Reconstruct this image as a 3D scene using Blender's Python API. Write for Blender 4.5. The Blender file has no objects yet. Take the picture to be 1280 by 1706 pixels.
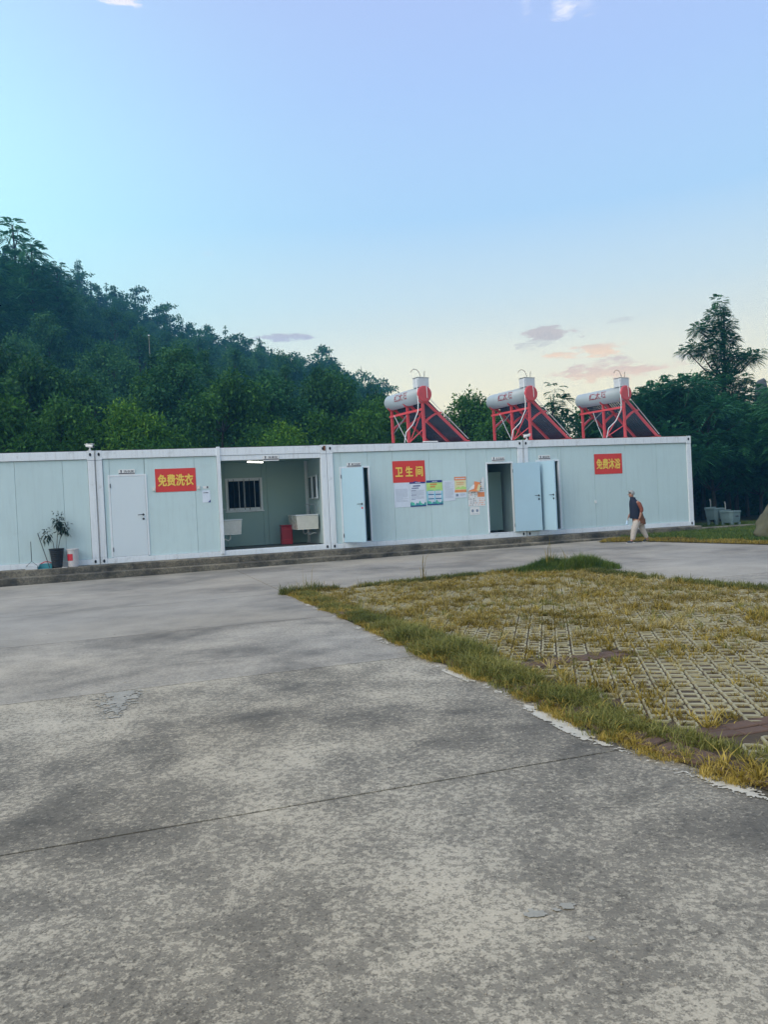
import bpy, math, random
import numpy as np
from mathutils import Vector, Matrix, noise
random.seed(7); rng = np.random.default_rng(11)
R = math.radians
SC = bpy.context.scene
COL = SC.collection

# ------------------------------------------------------------------ camera
PITCH, ROLL, CAMH = -0.010, 0.049, 1.478
fw = Vector((0, math.cos(PITCH), math.sin(PITCH)))
up0 = Vector((0, -math.sin(PITCH), math.cos(PITCH)))
rt0 = Vector((1, 0, 0))
rt = rt0 * math.cos(ROLL) - up0 * math.sin(ROLL)
up = rt0 * math.sin(ROLL) + up0 * math.cos(ROLL)
cam = bpy.data.cameras.new('camera')
cam.sensor_fit = 'HORIZONTAL'; cam.sensor_width = 36; cam.lens = 36 * 1281 / 1280
cam.clip_start = 0.05; cam.clip_end = 3000
camo = bpy.data.objects.new('camera', cam); COL.objects.link(camo)
camo.matrix_world = Matrix(((rt.x, up.x, -fw.x, 0), (rt.y, up.y, -fw.y, 0), (rt.z, up.z, -fw.z, CAMH), (0, 0, 0, 1)))
SC.camera = camo

# ------------------------------------------------------------------ world
SUN_AZ, SUN_EL = -62.0, 16.0          # degrees from +Y (negative = left), elevation
W = bpy.data.worlds.new('World'); SC.world = W; W.use_nodes = True
wt = W.node_tree; wt.nodes.clear()


class NT:
    """small helper to write node trees as expressions"""
    def __init__(s, tree): s.t = tree
    def n(s, typ, **kw):
        nd = s.t.nodes.new(typ)
        for k, v in kw.items(): setattr(nd, k, v)
        return nd
    def link(s, a, b): s.t.links.new(a, b)
    def put(s, sock, v):
        if hasattr(v, 'is_output') or isinstance(v, bpy.types.NodeSocket): s.link(v, sock)
        else: sock.default_value = v
    def m(s, op, a, b=None, c=None, clamp=False):
        nd = s.n('ShaderNodeMath', operation=op); nd.use_clamp = clamp
        s.put(nd.inputs[0], a)
        if b is not None: s.put(nd.inputs[1], b)
        if c is not None: s.put(nd.inputs[2], c)
        return nd.outputs[0]
    def mix(s, f, a, b, mode='MIX'):
        nd = s.n('ShaderNodeMix', data_type='RGBA', blend_type=mode)
        s.put(nd.inputs[0], f)
        s.put(nd.inputs[6], a if not isinstance(a, tuple) else (*a[:3], 1))
        s.put(nd.inputs[7], b if not isinstance(b, tuple) else (*b[:3], 1))
        return nd.outputs[2]
    def noise(s, vec, scale, detail=4, rough=.55, dist=0.0):
        nd = s.n('ShaderNodeTexNoise')
        if vec is not None: s.link(vec, nd.inputs['Vector'])
        nd.inputs['Scale'].default_value = scale; nd.inputs['Detail'].default_value = detail
        nd.inputs['Roughness'].default_value = rough; nd.inputs['Distortion'].default_value = dist
        return nd.outputs[0]
    def ramp(s, f, stops, interp='LINEAR'):
        nd = s.n('ShaderNodeValToRGB'); cr = nd.color_ramp; cr.interpolation = interp
        while len(cr.elements) < len(stops): cr.elements.new(.5)
        for e, (p, c) in zip(cr.elements, stops):
            e.position = p; e.color = (*c[:3], 1) if isinstance(c, tuple) else (c, c, c, 1)
        s.put(nd.inputs[0], f)
        return nd.outputs[0]
    def mr(s, v, a, b, c=0., d=1., smooth=False):
        nd = s.n('ShaderNodeMapRange'); nd.interpolation_type = 'SMOOTHSTEP' if smooth else 'LINEAR'
        s.put(nd.inputs[0], v)
        for i, x in enumerate((a, b, c, d)): nd.inputs[i + 1].default_value = x
        return nd.outputs[0]


def build_world():
    q = NT(wt)
    out = q.n('ShaderNodeOutputWorld'); bg = q.n('ShaderNodeBackground')
    tc = q.n('ShaderNodeTexCoord'); d = tc.outputs['Generated']
    sx = q.n('ShaderNodeSeparateXYZ'); q.link(d, sx.inputs[0])
    x, y, z = sx.outputs
    el = q.m('MULTIPLY', q.m('ARCSINE', z), 180 / math.pi)
    az = q.m('MULTIPLY', q.m('ARCTAN2', x, y), 180 / math.pi)
    # nishita
    sky = q.n('ShaderNodeTexSky', sky_type='NISHITA'); sky.sun_disc = False
    sky.sun_elevation = R(SUN_EL); sky.sun_rotation = R(SUN_AZ); sky.dust_density = 1.2; sky.ozone_density = 2.0
    nis = q.n('ShaderNodeVectorMath', operation='SCALE'); q.link(sky.outputs[0], nis.inputs[0]); nis.inputs[3].default_value = 0.10
    # measured dusk gradient over elevation
    e = q.mr(el, -10, 90)
    grad = q.ramp(e, [(0.0, (.34, .35, .30)), (.09, (.72, .66, .50)), (.17, (1.22, 1.06, .66)), (.205, (1.10, 1.04, .78)), (.245, (.78, .90, .90)),
                      (.30, (.50, .73, .98)), (.38, (.46, .62, .96)), (.47, (.455, .54, .89)), (.70, (.44, .52, .78)), (1., (.46, .53, .74))])
    # warm/bright glow around the hidden sun
    def gd(a0, e0, sa, se):
        u = q.m('DIVIDE', q.m('SUBTRACT', az, a0), sa); v = q.m('DIVIDE', q.m('SUBTRACT', el, e0), se)
        return q.m('ADD', q.m('MULTIPLY', u, u), q.m('MULTIPLY', v, v))
    g = q.m('EXPONENT', q.m('MULTIPLY', gd(-37, 16, 22, 17), -1))
    col = q.mix(q.m('MULTIPLY', g, .97), grad, (.68, 1.18, 1.16))
    col = q.mix(.10, col, nis.outputs[0])
    # clouds
    nz = q.n('ShaderNodeMapping'); q.link(d, nz.inputs[0]); nz.inputs['Scale'].default_value = (1, 1, 3.6)
    n1 = q.noise(nz.outputs[0], 14, 6, .6, .6); n2 = q.noise(nz.outputs[0], 40, 6, .65)
    def px(X, Y):
        v = fw + rt * ((X - 640) / 1281) + up * ((853 - Y) / 1281); v.normalize()
        return math.degrees(math.atan2(v.x, v.y)), math.degrees(math.asin(v.z))
    warm = (1.12, .80, .50); grey = (.64, .58, .52); white = (.86, .86, .97)
    clouds = [((970, 583), 2.8, .62, warm, 1.), ((925, 556), 2.6, .55, (.74, .60, .50), .95), ((1020, 616), 3.8, .75, (1.0, .70, .48), .95), ((1000, 625), 2.2, .5, warm, .6), ((490, 562), 2.4, .30, (.55, .52, .62), .85),
              ((900, 570), 2.4, .5, grey, .5), ((940, 18), .9, .8, white, .95), ((876, 14), .5, .55, white, .5), ((978, 12), .9, .6, white, .35),
              ((200, 2), 1.5, .45, (.95, .9, .97), .9), ((1035, 534), 1.3, .22, grey, .35), ((1140, 594), 1.0, .2, grey, .5), ((340, 424), 1.0, .3, white, .2)]
    for (c, ra, re, cc, op) in clouds:
        a0, e0 = px(*c)
        r2 = gd(a0, e0, ra, re)
        k = q.m('ADD', q.m('MULTIPLY', q.m('SUBTRACT', n1, .48), 4.6), q.m('MULTIPLY', q.m('SUBTRACT', n2, .5), 4.4))
        s = q.m('ADD', q.m('SUBTRACT', 1.0, r2), k)
        msk = q.mr(s, .0, 2.4 if cc is white else 1.0, 0, op, True)
        inside = q.mr(r2, 1.0, 3.4, 1, 0, True)
        # upper side greyer, lower side warmer
        sh = q.mr(q.m('SUBTRACT', el, e0), -re * .4, re, 0, .5)
        c2 = q.mix(sh, cc, (.64, .57, .52)) if cc is not white else cc
        col = q.mix(q.m('MULTIPLY', msk, inside), col, c2)
    q.link(col, bg.inputs['Color']); bg.inputs['Strength'].default_value = 1.0
    q.link(bg.outputs[0], out.inputs['Surface'])


build_world()
sl = bpy.data.lights.new('sun', 'SUN'); sl.energy = 2.3; sl.angle = R(50); sl.color = (1, .93, .78)
so = bpy.data.objects.new('sun', sl); COL.objects.link(so)
_a, _e = R(-128), R(42)
so.rotation_euler = Vector((math.sin(_a) * math.cos(_e), math.cos(_a) * math.cos(_e), math.sin(_e))).to_track_quat('Z', 'Y').to_euler()
vs = SC.view_settings; vs.view_transform = 'Standard'; vs.look = 'None'; vs.gamma = 1; vs.exposure = 0.26
vs.use_curve_mapping = False
SC.cycles.max_bounces = 6; SC.cycles.diffuse_bounces = 3; SC.cycles.transparent_max_bounces = 6
SC.cycles.use_denoising = True

# ------------------------------------------------------------------ site geometry
TH = 1.273
D = Vector((math.sin(TH), math.cos(TH), 0)); M = Vector((-math.cos(TH), math.sin(TH), 0))
O = Vector((-7.081, 19.013, 0)); ZB = 0.34; L = 5.867
ROTZ = math.atan2(D.y, D.x)


def gz(x, y):
    return min(.17, max(-.02, .007 * ((x - O.x) * D.x + (y - O.y) * D.y + 4)))


def wp(u, y, v=0):                       # wall frame (u along, y inward, v up) -> world
    p = O + D * u + M * y
    return Vector((p.x, p.y, ZB + v))


def st(s, t):                            # slab frame -> world xy
    return (D.x * s + M.x * t, D.y * s + M.y * t)


# ------------------------------------------------------------------ mesh helpers
class MB:
    def __init__(s): s.v = []; s.f = []
    def add(s, vs, fs):
        b = len(s.v); s.v += [tuple(p) for p in vs]; s.f += [tuple(i + b for i in f) for f in fs]; return s
    def box(s, x0, y0, z0, x1, y1, z1, mt=None):
        vs = [Vector(p) for p in ((x0, y0, z0), (x1, y0, z0), (x1, y1, z0), (x0, y1, z0), (x0, y0, z1), (x1, y0, z1), (x1, y1, z1), (x0, y1, z1))]
        if mt is not None: vs = [mt @ p for p in vs]
        return s.add(vs, [(0, 3, 2, 1), (4, 5, 6, 7), (0, 1, 5, 4), (1, 2, 6, 5), (2, 3, 7, 6), (3, 0, 4, 7)])
    def bar(s, a, b, w, h, upv=(0, 0, 1)):
        a = Vector(a); b = Vector(b); d = (b - a); n = d.length; d.normalize()
        u = Vector(upv); x = d.cross(u)
        if x.length < 1e-4: x = d.cross(Vector((1, 0, 0)))
        x.normalize(); z = x.cross(d)
        vs = [a + x * i * w / 2 + z * j * h / 2 for i, j in ((-1, -1), (1, -1), (1, 1), (-1, 1))]
        vs += [p + d * n for p in vs]
        return s.add(vs, [(0, 1, 2, 3), (7, 6, 5, 4), (0, 4, 5, 1), (1, 5, 6, 2), (2, 6, 7, 3), (3, 7, 4, 0)])
    def tube(s, pts, r, n=8, r1=None, cap=True):
        pts = [Vector(p) for p in pts]; N = len(pts); rings = []
        px = None
        for i, p in enumerate(pts):
            t = (pts[min(i + 1, N - 1)] - pts[max(i - 1, 0)]).normalized()
            if px is None:
                px = t.orthogonal().normalized()
            px = (px - t * px.dot(t)).normalized(); py = t.cross(px)
            rr = r if r1 is None else r + (r1 - r) * i / (N - 1)
            rings.append([p + (px * math.cos(2 * math.pi * k / n) + py * math.sin(2 * math.pi * k / n)) * rr for k in range(n)])
        vs = [q for rg in rings for q in rg]; fs = []
        for i in range(N - 1):
            for k in range(n):
                fs.append((i * n + k, i * n + (k + 1) % n, (i + 1) * n + (k + 1) % n, (i + 1) * n + k))
        if cap:
            fs.append(tuple(range(n))[::-1]); fs.append(tuple((N - 1) * n + k for k in range(n)))
        return s.add(vs, fs)
    def lathe(s, prof, n=20, mt=None, cap=True):
        vs = []; fs = []
        for (r, z) in prof:
            for k in range(n):
                a = 2 * math.pi * k / n; p = Vector((r * math.cos(a), r * math.sin(a), z))
                vs.append(mt @ p if mt is not None else p)
        for i in range(len(prof) - 1):
            for k in range(n):
                fs.append((i * n + k, i * n + (k + 1) % n, (i + 1) * n + (k + 1) % n, (i + 1) * n + k))
        if cap:
            fs.append(tuple(range(n))[::-1]); fs.append(tuple((len(prof) - 1) * n + k for k in range(n)))
        return s.add(vs, fs)
    def poly(s, pts, h=None, axis=(0, 0, 1)):   # flat polygon, optionally extruded along axis by h
        b = [Vector(p) for p in pts]; n = len(b)
        if h is None: return s.add(b, [tuple(range(n))])
        t = [p + Vector(axis) * h for p in b]
        return s.add(b + t, [tuple(range(n))[::-1], tuple(range(n, 2 * n))] + [(i, (i + 1) % n, n + (i + 1) % n, n + i) for i in range(n)])
    def build(s, name, mat, parent=None, smooth=False, bevel=0, ground=False, kind=None, mats=None):
        me = bpy.data.meshes.new(name)
        v = s.v
        if ground: v = [(p[0], p[1], p[2] + gz(p[0], p[1])) for p in v]
        me.from_pydata(v, [], s.f)
        return mesh_obj(name, me, mat, parent, smooth, bevel, kind)


def mesh_obj(name, me, mat, parent=None, smooth=False, bevel=0, kind=None):
    if mat: me.materials.append(mat)
    if smooth: me.shade_smooth()
    me.update()
    o = bpy.data.objects.new(name, me); COL.objects.link(o)
    if parent: o.parent = parent
    if bevel:
        b = o.modifiers.new('bevel', 'BEVEL'); b.width = bevel; b.segments = 2; b.limit_method = 'ANGLE'; b.harden_normals = False
    if kind: o['kind'] = kind
    return o


def np_mesh(name, V, Fq, mat, parent=None, smooth=False, kind=None, tri=False):
    k = 3 if tri else 4
    me = bpy.data.meshes.new(name)
    V = np.ascontiguousarray(V, dtype=np.float32); Fq = np.ascontiguousarray(Fq, dtype=np.int32)
    me.vertices.add(len(V)); me.vertices.foreach_set('co', V.ravel())
    me.loops.add(Fq.size); me.loops.foreach_set('vertex_index', Fq.ravel())
    me.polygons.add(len(Fq)); me.polygons.foreach_set('loop_start', np.arange(len(Fq), dtype=np.int32) * k)
    me.update(calc_edges=True); me.validate()
    return mesh_obj(name, me, mat, parent, smooth, 0, kind)


def tag(o, label=None, cat=None, group=None, kind=None):
    for k, v in (('label', label), ('category', cat), ('group', group), ('kind', kind)):
        if v: o[k] = v
    return o


def empty(name, loc=(0, 0, 0), rz=0, **kw):
    o = bpy.data.objects.new(name, None); COL.objects.link(o); o.location = loc; o.rotation_euler = (0, 0, rz)
    o.empty_display_size = .2
    return tag(o, **kw)


def kids(o): return [c for c in bpy.data.objects if c.parent == o]


def copy_tree(o, parent=None):
    c = o.copy(); COL.objects.link(c)
    if parent: c.parent = parent
    for ch in kids(o): copy_tree(ch, c)
    return c


def text_mb(body, size, depth=.0):
    cu = bpy.data.curves.new('t', 'FONT'); cu.body = body; cu.size = size; cu.align_x = 'CENTER'; cu.align_y = 'CENTER'
    cu.extrude = depth; cu.resolution_u = 2
    o = bpy.data.objects.new('t', cu); COL.objects.link(o)
    bpy.context.view_layer.update()
    dg = bpy.context.evaluated_depsgraph_get()
    me = bpy.data.meshes.new_from_object(o.evaluated_get(dg))
    bpy.data.objects.remove(o)
    mb = MB(); vs = [v.co.copy() for v in me.vertices]; fs = [tuple(p.vertices) for p in me.polygons]
    if vs:
        x0 = min(v.x for v in vs); x1 = max(v.x for v in vs); y0 = min(v.y for v in vs); y1 = max(v.y for v in vs)
        vs = [Vector((v.x - (x0 + x1) / 2, v.y - (y0 + y1) / 2, v.z)) for v in vs]
        mb.add(vs, fs)
        mb.w = x1 - x0; mb.h = y1 - y0
    bpy.data.meshes.remove(me)
    return mb


def xf(mb, mt):
    mb.v = [tuple(mt @ Vector(p)) for p in mb.v]; return mb


# ------------------------------------------------------------------ materials
def new_mat(name):
    m = bpy.data.materials.new(name); m.use_nodes = True; t = m.node_tree
    b = t.nodes['Principled BSDF']
    return m, NT(t), b


def paint(name, col, rough=.5, var=.06, scale=3., metal=0., bump=0., dirt=0., dcol=(.12, .11, .09), spec=.5, rnd=0., streak=0.):
    m, q, b = new_mat(name)
    tc = q.n('ShaderNodeTexCoord').outputs['Object']
    n = q.noise(tc, scale, 5, .6)
    c = q.mix(q.mr(n, .3, .7), tuple(x * (1 - var) for x in col), tuple(min(1, x * (1 + var)) for x in col))
    if rnd:
        oi = q.n('ShaderNodeObjectInfo').outputs['Random']
        c = q.mix(q.m('MULTIPLY', oi, rnd), c, tuple(x * .72 for x in col))
    if dirt:
        n2 = q.noise(tc, scale * 2.3, 8, .7, .4)
        c = q.mix(q.m('MULTIPLY', q.mr(n2, .56, .74), dirt), c, dcol)
    if streak:
        mp = q.n('ShaderNodeMapping'); q.link(tc, mp.inputs[0]); mp.inputs['Scale'].default_value = (9, 9, .5)
        n3 = q.noise(mp.outputs[0], 1.6, 5, .7)
        c = q.mix(q.m('MULTIPLY', q.mr(n3, .50, .78), streak), c, dcol)
    q.link(c, b.inputs['Base Color'])
    nr = q.noise(tc, scale * 4, 3)
    q.link(q.mr(nr, .2, .8, max(.02, rough - .08), min(1, rough + .1)), b.inputs['Roughness'])
    b.inputs['Metallic'].default_value = metal; b.inputs['Specular IOR Level'].default_value = spec
    if bump:
        bp = q.n('ShaderNodeBump'); bp.inputs['Strength'].default_value = bump; bp.inputs['Distance'].default_value = .01
        q.link(q.noise(tc, scale * 8, 6, .65), bp.inputs['Height']); q.link(bp.outputs[0], b.inputs['Normal'])
    return m


def concrete_mat(name, lo, mid, hi, large=.45, fine=1.0, groove=False, bump=.35, tint=(1., 1., 1.)):
    m, q, b = new_mat(name)
    tc = q.n('ShaderNodeTexCoord').outputs['Object']
    v = tc
    a = q.noise(v, large, 4, .6, .4)
    bm = q.noise(v, large * 6, 7, .66, .2)
    c = q.noise(v, 34, 9, .76)
    f = q.noise(v, 120, 4, .7)
    lowf = q.m('ADD', q.m('MULTIPLY', q.m('SUBTRACT', a, .5), 1.35), q.m('MULTIPLY', q.m('SUBTRACT', bm, .5), .62))
    s = q.m('ADD', lowf, .5)
    base = q.ramp(s, [(.20, lo), (.52, mid), (.85, tuple(x * 1.25 for x in mid))])
    # light cement film, eaten away in crisp speckles
    k0 = q.m('ADD', q.m('ADD', c, q.m('MULTIPLY', lowf, .42)), q.m('MULTIPLY', q.m('SUBTRACT', f, .5), .30 * fine))
    film = q.mr(k0, .485, .485 + .07 / max(.3, fine), 0, 1)
    top = q.ramp(s, [(.2, tuple(x * .62 for x in hi)), (.8, hi)])
    col = q.mix(q.m('MULTIPLY', film, .70 * min(1, fine + .15)), base, top)
    # darker grit where the film is gone
    k1 = q.mr(q.m('ADD', q.noise(v, 46, 5, .7), q.m('MULTIPLY', lowf, -.22)), .54, .64, 0, .62 * fine)
    col = q.mix(k1, col, tuple(x * .80 for x in lo))
    g2 = q.mr(f, .30, .70, .80, 1.20)
    cm = q.n('ShaderNodeCombineXYZ'); [q.link(g2, cm.inputs[z]) for z in range(3)]
    col = q.mix(fine * .9, col, q.mix(1., col, cm.outputs[0], 'MULTIPLY'))
    # dark pits
    vo = q.n('ShaderNodeTexVoronoi'); q.link(v, vo.inputs['Vector']); vo.inputs['Scale'].default_value = 38; vo.inputs['Randomness'].default_value = 1
    pit = q.mr(vo.outputs['Distance'], .05, .16, 1, 0)
    pm = q.m('MULTIPLY', pit, q.mr(q.noise(v, 7, 3), .5, .62))
    col = q.mix(q.m('MULTIPLY', pm, .7 * fine), col, tuple(x * .6 for x in lo))
    # bluish / warm drift
    dr = q.noise(v, .22, 2)
    col = q.mix(q.mr(dr, .35, .65, 0, .6), col, q.mix(1., col, (.90, .97, 1.10), 'MULTIPLY'))
    # long dark tyre / water marks
    m3 = q.n('ShaderNodeMapping'); q.link(tc, m3.inputs[0]); m3.inputs['Rotation'].default_value = (0, 0, -.45); m3.inputs['Scale'].default_value = (.35, 2.2, 1)
    mk = q.noise(m3.outputs[0], 1.1, 7, .7, .6)
    col = q.mix(q.mr(mk, .60, .74, 0, .5), col, tuple(x * .75 for x in lo))
    col = q.mix(1., col, (1.17, 1.03, .83), 'MULTIPLY')
    q.link(col, b.inputs['Base Color'])
    q.link(q.mr(s, .2, .8, .72, .92), b.inputs['Roughness']); b.inputs['Specular IOR Level'].default_value = .35
    h = q.m('ADD', q.m('MULTIPLY', film, .35), q.m('ADD', q.m('MULTIPLY', c, .5), q.m('MULTIPLY', f, .5)))
    h = q.m('SUBTRACT', h, q.m('MULTIPLY', pm, .8))
    if groove:
        sp = q.n('ShaderNodeSeparateXYZ'); q.link(tc, sp.inputs[0])
        gx = q.m('SUBTRACT', sp.outputs[0], 1.34); gy = q.m('SUBTRACT', sp.outputs[1], 3.62)
        ax = q.m('ADD', q.m('MULTIPLY', gx, .956), q.m('MULTIPLY', gy, .293)); ay = q.m('SUBTRACT', q.m('MULTIPLY', gy, .956), q.m('MULTIPLY', gx, .293))
        rr = q.m('ADD', q.m('POWER', q.m('DIVIDE', ax, .42), 2), q.m('POWER', q.m('DIVIDE', ay, .16), 2))
        msk = q.mr(rr, .5, 1.2, 1, 0)
        wv = q.m('SINE', q.m('MULTIPLY', q.m('ADD', ay, q.m('MULTIPLY', ax, -.1)), 2 * math.pi / .028))
        h = q.m('ADD', h, q.m('MULTIPLY', q.m('MULTIPLY', wv, msk), .9))
    bp = q.n('ShaderNodeBump'); bp.inputs['Strength'].default_value = bump; bp.inputs['Distance'].default_value = .006
    q.link(h, bp.inputs['Height']); q.link(bp.outputs[0], b.inputs['Normal'])
    return m


def leaf_mat(name, c1, c2, c3, rough=.6, trans=.25, vs_=.9):
    m, q, b = new_mat(name)
    ri = q.n('ShaderNodeNewGeometry').outputs['Random Per Island']
    oi = q.n('ShaderNodeObjectInfo').outputs['Random']
    tc = q.n('ShaderNodeTexCoord').outputs['Object']
    n = q.noise(tc, .9, 3)
    f = q.m('ADD', q.m('MULTIPLY', ri, .5), q.m('ADD', q.m('MULTIPLY', q.m('SUBTRACT', n, .5), .9), q.m('MULTIPLY', oi, .45)))
    c = q.ramp(f, [(.1, c1), (.5, c2), (.95, c3)])
    q.link(c, b.inputs['Base Color']); b.inputs['Roughness'].default_value = rough; b.inputs['Specular IOR Level'].default_value = .3
    tr = q.n('ShaderNodeBsdfTranslucent'); q.link(c, tr.inputs['Color'])
    ms = q.n('ShaderNodeMixShader'); ms.inputs[0].default_value = trans
    q.link(b.outputs[0], ms.inputs[1]); q.link(tr.outputs[0], ms.inputs[2])
    q.link(ms.outputs[0], q.t.nodes['Material Output'].inputs['Surface'])
    return m


def emis(name, col, s):
    m, q, b = new_mat(name); b.inputs['Emission Color'].default_value = (*col, 1); b.inputs['Emission Strength'].default_value = s
    b.inputs['Base Color'].default_value = (*col, 1); return m


MAT = dict(
    conc_near=concrete_mat('rough_concrete', (.072, .071, .064), (.215, .212, .190), (.56, .545, .475), groove=True, bump=.5),
    conc_mid=concrete_mat('worn_concrete', (.095, .094, .088), (.25, .25, .238), (.48, .475, .44), fine=.7),
    conc_far=concrete_mat('smooth_concrete', (.13, .13, .127), (.27, .27, .258), (.44, .44, .415), large=.25, fine=.45, bump=.2),
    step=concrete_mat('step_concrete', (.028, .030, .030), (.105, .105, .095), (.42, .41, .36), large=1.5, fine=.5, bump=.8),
    patch=paint('pale_mortar', (.33, .31, .25), .9, .2, 9, bump=.5, dirt=.7, dcol=(.22, .21, .19)),
    road_paint=paint('old_white_road_paint', (.54, .50, .40), .85, .15, 12, bump=.3, dirt=.6, dcol=(.33, .33, .31)),
    soil=paint('soil', (.075, .050, .026), .95, .35, 6, bump=.8),
    turf=paint('turf_soil', (.055, .06, .025), .95, .4, 2.2, bump=.8),
    under=paint('undergrowth_soil', (.018, .028, .014), .95, .4, 1.2, bump=.8),
    paver=paint('paver_concrete', (.41, .365, .215), .85, .14, 14, bump=.5, dirt=.5, dcol=(.12, .11, .07), rnd=.6),
    brick=paint('red_brick', (.135, .078, .05), .85, .2, 16, bump=.5, dirt=.4, dcol=(.07, .06, .045), rnd=.7),
    panel=paint('pale_blue_panel', (.57, .72, .725), .42, .04, .9, dirt=.16, dcol=(.28, .34, .33), rnd=.22, streak=.20),
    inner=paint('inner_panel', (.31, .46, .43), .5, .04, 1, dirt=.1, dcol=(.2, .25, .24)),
    frame=paint('white_frame_paint', (.77, .82, .85), .45, .03, 2, dirt=.40, dcol=(.30, .29, .27), streak=.38),
    door=paint('door_paint', (.66, .745, .78), .4, .02, 1.2, dirt=.06, dcol=(.4, .42, .42)),
    door_skytint=paint('door_paint_sky_tint', (.40, .58, .68), .4, .03, 1.2, dirt=.06, dcol=(.35, .4, .42)),  # bluish sky reflection on the open leaves is put into this colour
    hole=paint('dark_hole', (.01, .01, .012), .9, 0, 1),
    rust=paint('rust', (.20, .075, .03), .9, .4, 30, bump=.5),
    floor=paint('room_floor', (.16, .155, .13), .7, .2, 3, dirt=.5),
    metal=paint('brushed_metal', (.55, .56, .57), .3, .05, 10, metal=1),
    dmetal=paint('dark_metal', (.06, .065, .07), .4, .1, 10, metal=.6),
    glass=paint('window_glass', (.002, .004, .010), .5, .1, 2, spec=.05),
    mirror=paint('mirror_glass', (.05, .02, .03), .08, .1, 2, spec=.8),
    red=paint('banner_red', (.68, .045, .035), .55, .04, 4),
    yellow=paint('banner_yellow', (.90, .62, .10), .55, .02, 4),
    white=paint('white_plastic', (.78, .79, .78), .35, .02, 3, dirt=.1),
    cream=paint('cream_ceramic', (.72, .70, .62), .25, .03, 3, dirt=.15),
    paperw=paint('paper_white', (.70, .77, .86), .7, .04, 6),
    papero=paint('paper_orange', (.80, .27, .10), .7, .08, 8),
    papery=paint('paper_pale_yellow', (.80, .74, .42), .7, .1, 12),
    paperb=paint('paper_navy', (.02, .04, .22), .6, .05, 4),
    paperg=paint('paper_green', (.10, .55, .38), .6, .15, 12),
    paperl=paint('paper_lime', (.50, .75, .22), .6, .15, 6),
    paperc=paint('paper_sky', (.25, .62, .78), .6, .1, 6),
    ink=paint('ink_grey', (.22, .28, .36), .7, 0, 1),
    inkd=paint('ink_dark', (.03, .03, .05), .7, 0, 1),
    inkr=paint('ink_orange', (.72, .20, .05), .7, 0, 1),
    heater_red=paint('heater_red_paint', (.62, .075, .085), .4, .08, 5, dirt=.15, dcol=(.25, .05, .05)),
    heater_grey=paint('heater_tank_grey', (.38, .44, .46), .35, .04, 3, dirt=.08),
    tube=paint('vacuum_tube', (.02, .028, .05), .15, .1, 2, spec=.7),
    tankred=paint('tank_letter_red', (.28, .015, .03), .5, 0, 2),
    box=paint('galvanised_box', (.62, .66, .68), .4, .05, 6, dirt=.4, dcol=(.35, .33, .3)),
    hose=paint('white_hose', (.80, .82, .82), .4, .02, 3),
    black=paint('black_plastic', (.012, .014, .018), .4, .1, 5),
    tubgrey=paint('tub_grey_plastic', (.16, .24, .25), .4, .05, 4, dirt=.15),
    stone=paint('grey_rock', (.095, .092, .052), .9, .3, 3, bump=.9, dirt=.5, dcol=(.08, .08, .055)),
    stone_dark=paint('weathered_stone', (.085, .095, .10), .9, .25, 2, bump=.9, dirt=.4, dcol=(.05, .055, .05)),
    bark=paint('bark', (.045, .04, .032), .9, .3, 6, bump=.9),
    palebark=paint('pale_bark', (.16, .16, .13), .9, .2, 6, bump=.6),
    binred=paint('bin_red', (.42, .015, .03), .4, .05, 3),
    teal=paint('teal_plastic', (.06, .30, .34), .4, .08, 4),
    pinkred=paint('red_plastic', (.60, .03, .05), .4, .05, 4),
    bucket=paint('bucket_white', (.58, .56, .55), .45, .06, 4, dirt=.35, dcol=(.30, .15, .12)),
    tube_light=emis('lit_tube', (1, .98, .88), 6.0),
    leaf_hill=leaf_mat('hill_leaves', (.012, .070, .026), (.030, .13, .038), (.08, .21, .05), rough=.7),
    leaf_mid=leaf_mat('broad_leaves', (.008, .045, .012), (.022, .10, .018), (.085, .22, .028), rough=.7),
    leaf_bright=leaf_mat('bright_leaves', (.016, .07, .008), (.045, .15, .012), (.14, .29, .02), rough=.7),
    leaf_feather=leaf_mat('feathery_leaves', (.016, .09, .042), (.04, .18, .07), (.10, .30, .09), rough=.7),
    leaf_pot=leaf_mat('pot_plant_leaves', (.010, .030, .022), (.02, .05, .035), (.035, .08, .05), rough=.35, trans=.1),
    grass_dry=leaf_mat('dry_grass', (.13, .098, .010), (.36, .26, .035), (.72, .54, .14), trans=.25),
    grass_brown=leaf_mat('brown_grass', (.07, .05, .010), (.19, .13, .028), (.38, .29, .07), trans=.2),
    straw=leaf_mat('straw', (.26, .20, .06), (.50, .40, .15), (.72, .62, .30), trans=.25),
    grass_green=leaf_mat('green_grass', (.055, .075, .012), (.145, .16, .025), (.37, .33, .09), trans=.25),
    grass_lush=leaf_mat('lush_grass', (.03, .07, .010), (.075, .135, .016), (.20, .23, .035), trans=.25),
)

# ------------------------------------------------------------------ ground
FIELD = [(-1.66, 12.86), (-1.05, 11.1), (-.37, 9.22), (.35, 6.92), (.85, 5.69), (1.19, 4.52), (1.40, 4.08), (1.70, 3.56), (2.35, 2.4), (3.0, 1.2),
         (8.6, 2.6), (7.4, 4.9), (4.99, 10.09), (4.47, 11.1), (4.0, 12.54), (3.5, 13.9), (2.9, 14.56), (1.73, 14.22), (.58, 13.58)]


def inside(px, py, poly=FIELD):
    c = False; j = len(poly) - 1
    for i in range(len(poly)):
        xi, yi = poly[i]; xj, yj = poly[j]
        if (yi > py) != (yj > py) and px < (xj - xi) * (py - yi) / (yj - yi) + xi: c = not c
        j = i
    return c


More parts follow.
